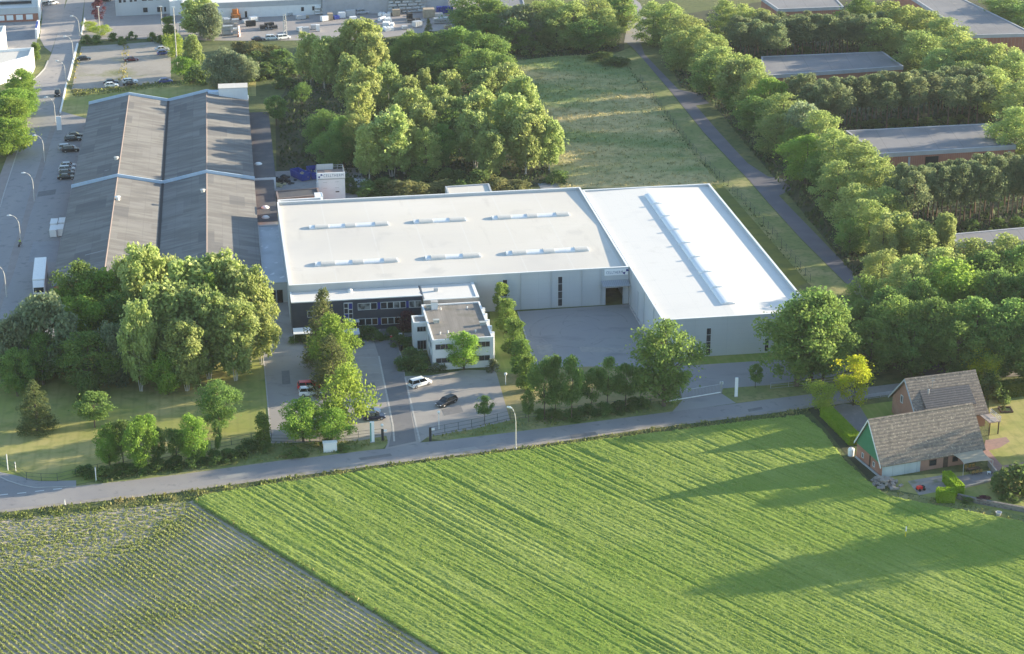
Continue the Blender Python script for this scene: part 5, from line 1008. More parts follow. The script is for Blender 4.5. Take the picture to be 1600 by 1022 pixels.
sl_ = [((10.5,465),'nearest the white lorry'),((33,384),'beside the rider in yellow vest'),((54,315),'across from the storage boxes'),((70,254),'level with the forecourt cars'),((87,192),'beside the upright white sign board'),((103.5,133),'at the black off-road car'),((115,93),'by the street end of the gravel car park'),((125,60),'at the yellow shrubs and depot driveway')]
for i, (bs, wh) in enumerate(sl_): street_lamp('curved street lamp on the pavement '+wh, bs, 7.4, 1.7, math.pi+.12, 'curved lamps along the industrial street')
street_lamp('curved street lamp between the road and field verge', (806,702), 7.8, 1.0, math.pi-.6, None)
def ball_lamp(label, base, h):
    c = G(*base); T = thing('globe_lamp', label, 'lamp', (c[0], c[1], 0), 0, 'globe lamps around the car park')
    b = MB(); b.tube([(0,0,0),(0,0,h-.3)], .06, 8); b.build('post', M_lhead, T)
    b = MB(); b.lathe([(.02,-.3),(.18,-.25),(.3,0),(.22,.22),(.02,.3)], 12, (0,0,h)); b.build('globe', M_trim, T, smooth=True)
ball_lamp('white globe lamp standing before the black estate car', (686,671), 3.4); ball_lamp('white globe lamp on dry verge at the lot corner', (790,601), 2.2); ball_lamp('white globe lamp at the entry beside the black gate post', (597.5,685), 2.6)
def mast(label, base, h, r=.14):
    c = G(*base); T = thing('lamp_mast', label, 'mast', (c[0], c[1], 0), 0, 'masts around the works car park'); b = MB(); b.tube([(0,0,0),(0,0,h)], [r,r*.6], 8); b.build('pole', M_lpole, T); b = MB(); b.box(-.5,.5,-.15,.15,h,h+.25); b.build('crossbar', M_lhead, T)
mast('tall pale mast rising from the shrubs beside gravel car park', (277.5,113), 20, .2); mast('pale mast before the pale office block windows', (253.5,48), 8); mast('slim pale mast between shrubs and willow', (281.5,62), 5.5); mast('pale leaning pole below the purple tree', (156,46), 7.5)
for (x, y, h, lab) in ((150.5,752,2.6,'white marker post at the roadside hedge by the corner'),(12.5,735,3.0,'white post at the street corner of the front lawn'),(24.5,736,1.6,'short white post near the corner fence'),(101.5,789,.9,'white road marker post in the verge')):
    c = G(x, y); T = thing('marker_post', lab, 'post', (c[0], c[1], 0)); b = MB(); b.tube([(0,0,0),(0,0,h)], .09, 8); b.build('post_body', M_trim, T); b = MB(); b.lathe([(.1,h),(.1,h+.1),(.02,h+.16)], 8); b.build('cap', M_greytrim, T)
c = G(1414,843); T = thing('survey_pole', 'yellow pole with white tip standing in the wheat', 'pole', (c[0], c[1], 0)); b = MB(); b.tube([(0,0,0),(.06,0,1.5)], .09, 8); b.build('pole_body', mat('yellow_paint', (.6,.5,.03), [], .5), T); b = MB(); b.tube([(.06,0,1.5),(.08,0,2.3)], .09, 8); b.build('tip', M_trim, T)
# ---------------------------------------------------------------- fences and gates
def fence(label, pts, h, step, mp, rails=(.98,.5,.05), name='wire_fence', rr=.03, pr=.05):
    P = [np.array(G(x, y)) for x, y in pts]; c = P[0]; T = thing(name, label, 'fence', (c[0], c[1], 0)); P = [p-c for p in P]
    b = MB()
    for k in rails: b.tube([(p[0], p[1], h*k) for p in P], rr, 4)
    b.build('rail_wire', mp, T)
    for i in range(len(P)-1):
        n = max(1, int(round(np.linalg.norm(P[i+1]-P[i])/step)))
        for k in range(n+(i == len(P)-2)):
            q = P[i]+(P[i+1]-P[i])*k/n; b = MB(); b.tube([(q[0],q[1],0),(q[0],q[1],h)], pr, 6); b.build('post', mp, T)
M_dpost = mat('dark_green_post', (.06,.075,.07), [], .6)
fence('dark wire fence curving round the corner of the front lawn', [(0,726),(24,737),(42,750),(65,752),(90,752),(119,745)], 1.5, 3, M_dpost)
fence('dark wire fence behind the roadside hedge of the front lawn', [(119,745),(220,722),(330,702),(424,683)], 1.5, 3.5, M_dpost)
fence('wire fence at the lower edge of the car park trees', [(424,690),(500,690),(560,684),(596,680)], 1.3, 3.5, M_dpost)
fence('wire fence between paved lot and road verge', [(674,680),(737,668),(797,654)], 1.6, 2.8, M_dpost)
fence('grey tube fence with posts on the verge beyond the gate', [(1204,607),(1260,602),(1345,589)], 1.2, 3.6, M_metal)
fence('tall wire fence along the ditch beside the path', [(1000,126),(1052,196),(1088,242),(1124,279),(1152,306),(1200,358),(1266,441)], 1.9, 4, M_dpost, (.98,.66,.33))
fence('dark fence between gravel car park and shrubs', [(127,66),(200,64),(262,60)], 1.6, 3.2, M_dpost)
fence('grey picket fence along the house lawn by the road', [(1318,629),(1355,624),(1396,618)], 1.0, 2.5, M_metal, (.95,.75,.55,.35,.1), rr=.04)
fence('dark wire fence between dry verge and road hedge', [(797,655),(870,648),(960,637),(1045,626)], 1.3, 3.2, M_dpost)
for x, y, h, lab in ((598,689,2.3,'black square gate post on the street side of the entry'),(672.5,689,2.6,'black square gate post with letter box across the entry')):
    c = G(x, y); T = thing('gate_post', lab, 'post', (c[0], c[1], 0), HA, 'black gate posts at the entry'); b = MB(); b.box(-.2,.2,-.2,.2,0,h); b.build('pillar', M_gutter, T); b = MB(); b.box(.22,.8,-.1,.1,h-.5,h-.15); b.build('letter_box', M_trim, T)
A, B = G(1061,625.5), G(1126,614.5); hd = math.atan2(B[1]-A[1], B[0]-A[0]); L = np.linalg.norm(B-A)
T = thing('sliding_gate', 'grey sliding gate with wire infill across the yard entrance', 'gate', (A[0], A[1], 0), hd)
b = MB(); b.box(-3.5, L, -.06, .06, .12, .3); b.build('track_beam', M_trim, T); b = MB(); b.tube([(0,0,.5),(0,0,1.9),(L,0,1.9),(L,0,.5)], .05, 6); b.build('frame', M_metal, T)
b = MB(); [b.tube([(q,0,.5),(q,0,1.88)], .018, 4) for q in np.arange(.3, L, .3)]; b.build('infill_bar', M_metal, T)
for q in (-.25, L+.25): b = MB(); b.box(q-.12, q+.12, .1, .34, 0, 2.3); b.build('post', M_metal, T)
b = MB(); b.box(L+.1, L+.7, .36, .7, 1.6, 2.1); b.build('control_box', M_trim, T)
c = G(626,531); T = thing('notice_stand', 'white notice stand on the planting bed by the office steps', 'sign', (c[0]+.0, c[1], 0), HA); b = MB(); b.box(-.35,.35,-.05,.05,.5,1.5); b.build('board', M_board, T); b = MB(); b.box(-.3,-.22,-.04,.04,0,.5); b.box(.22,.3,-.04,.04,0,.5); b.build('leg', M_metal, T)
c = G(638,528); T = thing('garden_bench', 'grey slatted bench beside the white office annex', 'bench', (c[0], c[1], 0), HA); b = MB(); [b.box(-.9,.9,q,q+.1,.42,.46) for q in (-.25,-.1,.05)]; b.build('seat', M_metal, T); b = MB(); [b.box(-.9,.9,.2,.24,z,z+.1) for z in (.55,.72,.9)]; b.build('backrest', M_metal, T)
for s_ in (-.8, .8): b = MB(); b.box(s_-.04,s_+.04,-.25,.22,0,.418); b.build('leg', M_metal, T)
c = G(626.5,547); T = thing('waste_bin', 'black waste bin on the path beside office shrubs', 'bin', (c[0], c[1], 0), HA); b = MB(); b.lathe([(.0,0),(.35,0),(.4,.9),(.36,.95)], 10); b.build('tub', M_gutter, T); b = MB(); b.lathe([(.41,.9),(.3,1.05),(.02,1.08)], 10); b.build('lid', M_gutter, T)
# terrace awning, table, chairs
Tb = lambda x, y, z=0: (BFo[0]+x*math.cos(BA)-y*math.sin(BA), BFo[1]+x*math.sin(BA)+y*math.cos(BA), z)
T = thing('shade_sail', 'beige shade sail stretched over the terrace at the barn', 'awning', Tb(0,0), BA)
b = MB(); g_ = 8; cs = [(13.9,-5.1,2.35),(19.9,-5.3,2.45),(19.5,-9.4,2.2),(13.9,-9.1,2.25)]
vs = []
for i in range(g_+1):
    for j in range(g_+1):
        s_, t_ = i/g_, j/g_; p = (1-s_)*(1-t_)*np.array(cs[0])+s_*(1-t_)*np.array(cs[1])+s_*t_*np.array(cs[2])+(1-s_)*t_*np.array(cs[3]); p[2] -= .9*s_*(1-s_)*t_*(1-t_)*4*.35; p[0] += .35*(1-2*s_)*4*t_*(1-t_); p[1] += .3*(1 if t_ > .5 else 0)*4*s_*(1-s_)*(t_-.5)*2
        vs.append(tuple(p))
b.add(vs, [(i*(g_+1)+j, (i+1)*(g_+1)+j, (i+1)*(g_+1)+j+1, i*(g_+1)+j+1) for i in range(g_) for j in range(g_)]); b.build('canvas', mat('sail_canvas', (.50,.46,.36), [((.43,.39,.3), 1, .5, .8)], .8, transl=.3), T, smooth=True)
for p in cs[2:]: b = MB(); b.tube([(p[0],p[1],0),(p[0],p[1],p[2]+.05)], .06, 6); b.build('pole', M_metal, T)
T = thing('garden_table', 'brown wooden garden table under the shade sail', 'table', Tb(16.4,-8.4), BA); b = MB(); b.box(-1.2,1.2,-.45,.45,.7,.76); b.build('tabletop', M_woodd, T)
for sx in (-1,1):
    for sy in (-1,1): b = MB(); b.box(sx*1.05-.04,sx*1.05+.04,sy*.36-.04,sy*.36+.04,0,.698); b.build('leg', M_woodd, T)
for k in range(6):
    sx, sy = (k % 3-1)*.75, (-1 if k < 3 else 1); T = thing('garden_chair', 'brown garden chair drawn up to the table under the sail', 'chair', Tb(16.4+sx, -8.4+sy*.95), BA+(0 if sy < 0 else math.pi), 'chairs around the garden table')
    b = MB(); b.box(-.25,.25,-.25,.25,.42,.46); b.build('seat', mat('ochre_wood', (.32,.2,.06), [], .8) if 'ochre_wood' not in bpy.data.materials else bpy.data.materials['ochre_wood'], T); b = MB(); b.box(-.25,.25,-.28,-.24,.46,.95); b.build('backrest', bpy.data.materials['ochre_wood'], T)
    for lx in (-.2,.2):
        for ly in (-.2,.2): b = MB(); b.box(lx-.025,lx+.025,ly-.025,ly+.025,0,.418); b.build('leg', M_woodd, T)
T = edge_strip('terrace_wall', [(1544,728),(1558,745)], .25, 0, 1.0, M_beige); tag(T, 'low pale terrace wall beyond the shade sail', 'wall')
T = edge_strip('terrace_wall', [(1500,764),(1558,750)], .3, 0, .35, M_beige); tag(T, 'low stone edge along the lower side of the terrace', 'wall')
c = G(1545,741); T = thing('stool', 'small white stool on the sunny end of terrace', 'stool', (c[0], c[1], 0)); b = MB(); b.box(-.3,.3,-.25,.25,.4,.46); b.build('seat', M_trim, T)
for sx in (-.22,.22): b = MB(); b.box(sx-.03,sx+.03,-.2,.2,0,.398); b.build('leg', M_trim, T)
c = G(1329.5,712); T = thing('water_tank', 'white tank against the green gabled end of the barn', 'tank', (c[0], c[1], 0)); b = MB(); b.lathe([(0.02,0),(.55,0),(.6,1.2),(.45,1.45),(.02,1.5)], 12); b.build('shell', M_trim, T); b = MB(); b.lathe([(.2,1.45),(.2,1.6),(.02,1.62)], 8); b.build('lid', M_greytrim, T)
c = G(1438,766); T = thing('garden_tractor', 'small red mower parked by the back court', 'mower', (c[0], c[1], 0), .4); b = MB(); b.box(-.6,.2,-.35,.35,.3,.8); b.build('body', paint('red', RED), T); b = MB(); b.box(.25,.7,-.3,.3,.4,.75); b.build('seat', M_gutter, T)
for sx in (-.4,.5):
    for sy in (-.42,.42): b = MB(); b.tube([(sx,sy-.07,.25),(sx,sy+.07,.25)], .25, 10); b.build('wheel', M_tyre, T)
c = G(1560,806); T = thing('planter_heap', 'pale stone pot at the wheat side of the garden wall', 'pot', (c[0], c[1], 0)); b = MB(); b.lathe([(.02,0),(.3,0),(.5,.6),(.55,.7),(.45,.7),(.4,.55),(.02,.5)], 10); b.build('pot', M_palefas, T)
c = G(1494,623); T = thing('young_sapling_frame', 'square dark planting frame around a tiny conifer in the garden', 'planter', (*G(1571,641)[:2], 0)); b = MB(); parapet_ring(b, -1.2, 1.2, -1.2, 1.2, 0, .3, .2); b.build('frame', M_woodd, T)
# ---------------------------------------------------------------- people
M_skin = mat('skin', (.5,.3,.22), [], .6); M_hair = mat('brown_hair', (.05,.03,.02), [], .7)
def skin(name, verts, edges, rad, m, parent):
    me = bpy.data.meshes.new(name); me.from_pydata(verts, edges, []); o = bpy.data.objects.new(name, me); C.objects.link(o)
    o.modifiers.new('s', 'SKIN'); o.modifiers.new('d', 'SUBSURF').levels = 1
    for i, r in enumerate(rad): me.skin_vertices[0].data[i].radius = (r, r) if not hasattr(r, '__len__') else r
    me.skin_vertices[0].data[0].use_root = True
    bpy.context.view_layer.update(); dg = bpy.context.evaluated_depsgraph_get(); m2 = bpy.data.meshes.new_from_object(o.evaluated_get(dg))
    C.objects.unlink(o); bpy.data.objects.remove(o); m2.materials.clear(); m2.materials.append(m)
    p = bpy.data.objects.new(name, m2); C.objects.link(p); p.parent = parent; return p
def person(label, x, y, hd, shirt, trousers, pose='stand', grp=None, at=None):
    c = G(x, y) if at is None else at; T = thing('person', label, 'person', (c[0], c[1], c[2] if at is not None else .03), hd, grp)
    sit = pose == 'ride'; hip = .86 if not sit else .82; d = 0 if not sit else .18
    V_ = [(0,0,hip),(d*.4,0,hip+.25),(d*.9,0,hip+.5),(d,0,hip+.6),(d+.03,0,hip+.74),(d+.03,0,hip+.86)]; E_ = [(0,1),(1,2),(2,3),(3,4),(4,5)]; Rr = [(.15,.12),(.14,.11),(.17,.11),.065,.1,.085]
    arms, legs = [], []
    for s_ in (-1, 1):
        k = len(V_); sh = (d*.9, s_*.2, hip+.5)
        if sit: el, wr, hn = (d+.22, s_*.25, hip+.3), (d+.42, s_*.24, hip+.28), (d+.5, s_*.24, hip+.28)
        else: el, wr, hn = (0, s_*.25, hip+.22), (.06, s_*.24, hip-.02), (.08, s_*.24, hip-.11)
        V_ += [sh, el, wr, hn]; E_ += [(2,k),(k,k+1),(k+1,k+2),(k+2,k+3)]; Rr += [.07,.05,.035,.045]
        k = len(V_)
        if sit: kn, an, ft = (.38, s_*.13, hip-.12), (.3, s_*.13, hip-.52), (.42, s_*.13, hip-.56)
        else: kn, an, ft = (.03, s_*.1, .46), (0, s_*.1, .08), (.14, s_*.1, .05)
        V_ += [(0, s_*.09, hip-.06), kn, an, ft]; E_ += [(0,k),(k,k+1),(k+1,k+2),(k+2,k+3)]; Rr += [.09,.06,.045,.04]
    skin('body', V_, E_, Rr, M_skin, T)
    sv = [V_[0], V_[1], V_[2], V_[6], V_[7], V_[14], V_[15]]; skin('shirt', [(v[0], v[1], v[2]) for v in sv], [(0,1),(1,2),(2,3),(3,4),(2,5),(5,6)], [(.17,.14),(.16,.13),(.19,.13),.09,.07,.09,.07], shirt, T)
    lv = [V_[0], V_[10], V_[11], V_[12], V_[18], V_[19], V_[20]]; skin('trousers', lv, [(0,1),(1,2),(2,3),(0,4),(4,5),(5,6)], [(.17,.14),.11,.08,.06,.11,.08,.06], trousers, T)
    b = MB(); h = V_[5]; b.lathe([(.02,.12),(.09,.09),(.112,.02),(.10,-.04)], 10, (h[0]-.015, 0, h[2])); b.build('hair', M_hair, T, smooth=True); return T
def cycle(label, x, y, hd, m, scooter, grp=None):
    c = G(x, y); T = thing('motor_scooter' if scooter else 'bicycle', label, 'scooter' if scooter else 'bicycle', (c[0], c[1], .035), hd, grp)
    r = .25 if scooter else .33
    for xx in (-.6, .6):
        b = MB(); b.tube([(xx,-.05,r),(xx,.05,r)], r, 14); b.build('wheel', M_tyre, T)
    b = MB()
    if scooter: b.yprism([(-.8,.45),(-.2,.3),(.3,.3),(.55,.95),(.65,.95),(.5,.2),(-.5,.2)], -.17, .17); b.build('body', m, T)
    else: b.tube([(-.6,0,r),(-.1,0,r),(.4,0,.85),(-.25,0,.8),(-.6,0,r)], .025, 5); b.tube([(.6,0,r),(.42,0,.95)], .025, 5); b.build('frame', m, T)
    b = MB(); b.box(-.5,-.05,-.1,.1,.72,.79); b.build('saddle', M_gutter, T); b = MB(); b.tube([(.42,-.3,1.02),(.48,0,1.0),(.42,.3,1.02)], .022, 5); b.build('handlebar', M_gutter, T)
    return T
M_redc = mat('red_cloth', (.5,.03,.03), [], .8); M_hiv = mat('yellow_green_vest', (.42,.62,.04), [], .7); M_dkc = mat('dark_cloth', (.03,.032,.045), [], .85)
person('person in red top and dark trousers standing by the office planting', 611.5, 535, 1.2, M_redc, M_dkc)
A = G(33.5,213); cycle('small red scooter with a rider beside the street trees', 33.5, 213, 1.9, paint('red', RED), True); person('person in red top riding a scooter beside the street trees', 33.5, 213, 1.9, M_redc, M_dkc, 'ride', at=(A[0]+.3*math.cos(1.9)*-1, A[1]-.3*math.sin(1.9), .02))
A = G(31.5,385); cycle('dark bicycle with a rider on the pavement at the street lamp', 31.5, 385, -1.75, M_gutter, False); person('person in yellow vest cycling on the pavement at the street lamp', 31.5, 385, -1.75, M_hiv, M_dkc, 'ride', at=(A[0]-.3*math.cos(-1.75), A[1]-.3*math.sin(-1.75), .08))
# ---------------------------------------------------------------- trees
M_bark = mat('bark', (.11,.085,.065), [((.17,.14,.11), 2, .45, .75, {'stretch': (1,1,5)})], .95)
M_birchb = mat('birch_bark', (.62,.58,.53), [((.12,.1,.09), 2.2, .6, .68, {'stretch': (1,1,.4)})], .8)
M_pineb = mat('pine_bark', (.17,.105,.075), [((.12,.085,.07), .7, .42, .7)], .95)
def leafm(name, c, c2, c3, rnd=(.012,.16), tr=.58):
    return mat(name, c, [(c2, .45, .42, .68), (c3, 2.2, .55, .8, {'amt': .7})], .7, spec=.25, rnd=rnd, transl=tr)
LM = dict(
    oak=leafm('oak_leaf', (.165,.27,.07), (.26,.365,.095), (.10,.18,.055)),
    bright=leafm('bright_leaf', (.22,.36,.06), (.31,.44,.085), (.14,.25,.05)),
    birch=leafm('birch_leaf', (.36,.44,.145), (.48,.53,.21), (.26,.34,.11)),
    poplar=leafm('poplar_leaf', (.30,.39,.12), (.43,.48,.17), (.19,.28,.09)),
    willow=leafm('willow_leaf', (.25,.31,.17), (.34,.39,.23), (.18,.235,.13)),
    fir=leafm('fir_needle', (0.114,0.149,0.057), (0.199,0.220,0.078), (0.071,0.106,0.043)),
    pine=leafm('pine_needle', (.17,.225,.11), (.30,.34,.16), (.11,.155,.08)),
    column=leafm('hornbeam_leaf', (0.177,0.284,0.057), (0.263,0.355,0.085), (0.114,0.192,0.043)),
    young=leafm('young_leaf', (.15,.25,.07), (.22,.33,.085), (.10,.18,.055)),
    yellow=leafm('golden_leaf', (.40,.46,.03), (.60,.56,.045), (.22,.32,.035), (.006,.1)),
    lime=leafm('lime_leaf', (0.298,0.398,0.064), (0.398,0.469,0.085), (0.185,0.284,0.050)),
    purple=leafm('purple_leaf', (.12,.04,.06), (.2,.07,.09), (.06,.025,.04)),
    bush=leafm('bush_leaf', (.13,.21,.06), (.20,.28,.08), (.085,.145,.05)),
    dry=leafm('grey_bush_leaf', (0.213,0.234,0.092), (0.312,0.305,0.128), (0.142,0.170,0.071)),
    bloom=leafm('blossom_leaf', (.16,.21,.09), (.55,.56,.5), (.08,.13,.04)))
OVAL = lambda t: math.sqrt(max(0, 1-(1.95*t-.93)**2*.98))
TALL = lambda t: .30+.70*math.sin(math.pi*(.10+.82*t))**.8
CONE = lambda t: max(.07, (1-t)**.6)
DOME = lambda t: math.sqrt(max(.02, 1-t*t))
UMB = lambda t: max(.25, math.sin(math.pi*(.15+.8*t)))
VASE = lambda t: .35+.75*math.sin(math.pi*min(1, t*.8+.05)) if t < .9 else .5
KIND = {  # h, crown base, R, envelope, lobes, lobe r, leaves, leaf size, aspect, trunk r, bark, droop
    'oak': (16,.10,5.4,OVAL,72,.245,9500,.42,.7,.32,M_bark,0), 'bright': (13,.12,4.6,OVAL,64,.245,9000,.38,.7,.24,M_bark,0),
    'birch': (20,.12,4.3,TALL,120,.185,10500,.38,.6,.12,M_birchb,.75), 'poplar': (16,.02,5.0,OVAL,92,.215,10000,.40,.65,.26,M_bark,.15),
    'willow': (17,.02,6.2,OVAL,90,.20,9500,.38,.5,.4,M_bark,.8), 'fir': (17,.03,4.2,CONE,84,.25,7500,.44,.45,.26,M_bark,.35),
    'pine': (14,.42,2.9,UMB,24,.36,3800,.40,.5,.16,M_pineb,0), 'column': (8,.02,1.7,TALL,26,.42,4200,.30,.7,.1,M_bark,0),
    'young': (8.5,.27,2.9,OVAL,22,.34,4200,.32,.7,.11,M_bark,0), 'yellow': (9.5,.12,3.3,VASE,30,.31,5200,.32,.6,.14,M_bark,0),
    'lime': (6,.05,2.8,VASE,24,.35,4000,.3,.6,.1,M_bark,0), 'purple': (7,.12,2.2,OVAL,16,.38,2400,.32,.7,.12,M_bark,0),
    'bush': (3,.0,2.2,DOME,16,.36,2000,.32,.7,.06,M_bark,0), 'dry': (3,.0,2.2,DOME,16,.36,2000,.32,.7,.06,M_bark,0), 'bloom': (2.2,.0,1.7,DOME,12,.38,1500,.26,.8,.05,M_bark,0)}
def crown_mesh(kind, seed):
    h, cb, R, env, nl, lr, nlf, sz, asp, tr_, bk, droop = KIND[kind]
    r = np.random.default_rng(seed*17+hash(kind) % 1 + sum(map(ord, kind))); z0 = cb*h; H_ = h-z0
    L = []; k = 0; ph = r.random(4)*6.283; wob = lambda a, t: 1+(.20*np.sin(2*a+ph[0]+3.1*t)+.17*np.sin(3*a+ph[1]-6*t)+.13*np.sin(5*a+ph[2]+9*t))*(1 if kind not in ('fir', 'column') else .5)
    while len(L) < nl:
        t = (k*.754878+.2*r.random()) % 1 if len(L) > 2 else .93-.04*len(L); e_ = env(t)
        k += 1; a = k*2.39996+r.random()*1.2
        if r.random() > e_+.15: continue
        q = R*e_*(.30+.52*math.sqrt(r.random()))*wob(a, t)*(1.13 if r.random() < .14 else 1) if len(L) > 2 else .12*R*r.random()
        L.append((q*math.cos(a), q*math.sin(a), z0+H_*t*.93+.02*H_, R*lr*(.55+.95*r.random()**1.5)*(.55+.5*e_)))
    L = np.array(L); wts = L[:, 3]**2; wts /= wts.sum()
    i = r.choice(nl, nlf, p=wts); d = r.normal(size=(nlf, 3)); d[:, 2] = d[:, 2]*.95+.22; d /= np.linalg.norm(d, axis=1, keepdims=True)
    rad = L[i, 3]*(.34+.86*r.random(nlf)**.62)
    c = L[i, :3]+d*rad[:, None]*[1, 1, .82 if droop < .5 else 1.2]
    q = r.random(nlf) < .13     # loose sprays between the clumps
    tt = r.random(q.sum()); ee = np.array([env(x) for x in tt])*R*np.sqrt(r.random(q.sum()))*1.02; aa = r.random(q.sum())*6.283; ee = ee*wob(aa, tt)
    c[q] = np.stack([ee*np.cos(aa), ee*np.sin(aa), z0+H_*(.03+.93*tt)], -1)
    if droop: c[:, 2] -= droop*r.random(nlf)**2*L[i, 3]*1.0
    if kind == 'fir': c[:, 2] -= .14*np.hypot(c[:, 0], c[:, 1])
    c[:, 2] = np.maximum(c[:, 2], .08)
    n = d*.6+r.normal(size=(nlf, 3))*.85; n[:, 2] += .15
    n /= np.linalg.norm(n, axis=1, keepdims=True)
    global rng; keep = rng; rng = r
    up = None
    if droop > .5: up = np.tile([0, 0, 1.], (nlf, 1))+r.normal(size=(nlf, 3))*.3
    V, F = leafquads(c, sz*(.65+.8*r.random(nlf)), asp if droop <= .5 else 1/asp, n, up); rng = keep
    return mesh_np(kind+'_crown', V, F, LM[kind]), L
def trunk_mesh(kind, L, seed):
    h, cb, R, env, nl, lr, nlf, sz, asp, tr_, bk, droop = KIND[kind]; random.seed(seed); b = MB()
    bx, by = (random.random()-.5)*.4, (random.random()-.5)*.4
    multi = kind in ('bush', 'dry', 'bloom', 'lime', 'yellow')
    if not multi: b.tube([(0,0,-.05),(0,0,.15),(bx*.4,by*.4,h*.3),(bx,by,h*.6),(bx*.5,by*.5,h*.92)], [tr_*1.5,tr_*1.1,tr_*.85,tr_*.55,tr_*.12], 7)
    for k in random.sample(range(len(L)), min(len(L), 12 if not multi else 9)):
        x, y, z, q = L[k]; zz = max(.1, z-math.hypot(x, y)*(.8 if kind != 'pine' else .3)) if not multi else 0
        f = min(1, zz/(h*.6)) if not multi else 0
        b.tube([(bx*f,by*f,zz),(x*.5+bx*f*.5,y*.5+by*f*.5,(zz+z)/2),(x,y,z)], [tr_*.4,tr_*.28,tr_*.08], 5)
    if kind == 'birch':      # a second and third stem from the root
        for s_ in (-1, 1): b.tube([(s_*.3,.1,0),(s_*.9,.3*s_,h*.3),(s_*1.3,.5*s_,h*.65)], [tr_*.9,tr_*.6,tr_*.2], 6)
    me = bpy.data.meshes.new(kind+'_trunk'); me.from_pydata(b.v, [], b.f); me.update(); me.materials.append(bk); return me
PROTO = {}
def proto(kind, v):
    if (kind, v) not in PROTO:
        cm, L = crown_mesh(kind, v+1); PROTO[kind, v] = (cm, trunk_mesh(kind, L, v+5))
    return PROTO[kind, v]
SPEC = []      # kind, position, height, width, cluster, label
def T_top(kind, x, y, wpx, h, cl, label=None):
    p = G(x, y, h*.97); SPEC.append((kind, (p[0], p[1]), h, wpx/PXM(p), cl, label))
def T_foot(kind, x, y, ytop, wpx, cl, label=None, h=None):
    p = G(x, y); d = np.array([x-800, ytop-511, FOCAL]) @ AX; t = p[1]/d[1]; hh = CAM_H+t*d[2] if h is None else h
    SPEC.append((kind, (p[0], p[1]), hh, wpx/PXM(p), cl, label))
# grove on the front lawn
for k, x, y, w_, h in [('willow',62,460,118,17),('oak',122,411,88,17),('bright',155,424,85,16),('bright',130,462,100,14),('birch',222,384,80,22),('birch',258,398,60,19),('birch',300,404,110,22),('birch',345,398,90,22),('birch',380,418,80,21),('birch',402,440,62,18),('bright',325,428,60,20),('birch',210,470,55,19),('birch',262,442,100,20),('birch',318,452,85,19),('willow',225,478,80,15),('willow',175,505,70,13),('oak',60,520,70,11),('oak',20,545,60,10),('bright',98,446,46,13),('birch',362,470,80,17),('oak',135,520,90,12),('oak',180,455,80,15),('birch',285,500,70,15),('birch',190,400,50,18),('willow',15,495,80,14)]:
    T_top(k, x, y, w_, h, 'grove')
for a in [('bright',262,617,548,62,'small bright green tree before the white birch stems'),('young',38,612,570,36,'dark shrub-like tree at the shaded end of the grove'),('fir',59,673,592,70,'light conical tree standing alone on the front lawn'),('young',148,668,612,58,'small round tree between conical tree and roadside trees'),('bush',140,625,583,48,'dark round bush before the grove'),('oak',343,673,590,68,'dark egg-shaped tree alone on the lawn near the car park')]:
    T_foot(a[0], a[1], a[2], a[3], a[4], 'lawn', a[5])
for i, (x, y, yt, w_) in enumerate([(172,730,660,44),(193,726,655,46),(221,736,647,54),(250,728,668,34),(277,722,670,38),(304,722,649,56),(341,716,655,18)]): T_foot(('bright','young','bright','young','young','bright','young')[i], x, y, yt, w_, 'lawn_row')
T_foot('column', 412, 697, 646, 30, 'lawn', 'narrow young tree between front lawn and car park')
# car park trees
for a in [('fir',508,575,446,84,'tall dark fir before the dark office wing'),('bright',523,592,488,82,'bright green tree between the two dark firs'),('fir',520,612,516,82,'dark bushy pine in front of the bright tree'),('lime',541,668,572,80,'light yellow green tree at the car park entry'),('bright',474,690,620,78,'dark green small tree by the white transformer cabinet'),('bright',520,690,638,64,'leafy tree below the yellow green tree at car park'),('bright',725,578,516,60,'round bright tree growing before the white office windows'),('young',757,657,618,28,'thin young tree at the road edge of paved lot')]:
    T_foot(a[0], a[1], a[2], a[3], a[4], 'carpark', a[5])
for i, (x, y, w_) in enumerate([(783,442,27),(791,468,33),(803,498,38),(815,531,38),(823,556,34)]): T_top('column', x, y, w_, (7.5,7.5,8,8,7.5)[i], 'hornbeams')
# row along the road before the yard
for i, (x, y, yt, w_) in enumerate([(826,659,610,28),(851,656,561,56),(868,652,556,34),(893,656,554,46),(924,641,575,38),(949,634,560,44),(977,633,568,46),(1001,626,574,30)]): T_foot('young', x, y, yt, w_, 'roadrow')
for a in [('oak',1037,634,494,104,'tall round oak by the sliding gate before the hall corner'),('young',1180,606,568,26,'small young tree on the verge beyond the gate'),('oak',1244,603,466,116,'tall oak nearest the hall of the three by the road'),('oak',1266,594,444,120,'tallest middle oak of the three by the road'),('oak',1286,596,458,92,'tall oak nearest the yellow tree of the three by road'),('yellow',1333,634,555,56,'golden yellow tree at the house drive'),('lime',1283,641,597,48,'lime green rounded tree at the hedge end by the road'),('yellow',1527,600,543,54,'yellow and green tree behind the farmhouse roof')]:
    T_foot(a[0], a[1], a[2], a[3], a[4], 'road', a[5])
T_top('lime',1545,556,40,7,'road','green leafy tree just behind the second yellow tree'); T_top('bush',1548,586,40,4,'road','bushy shrub at the far gable of the farmhouse'); T_top('bush',1560,600,36,3.5,'road','grey green shrub beside the tall garden hedge')
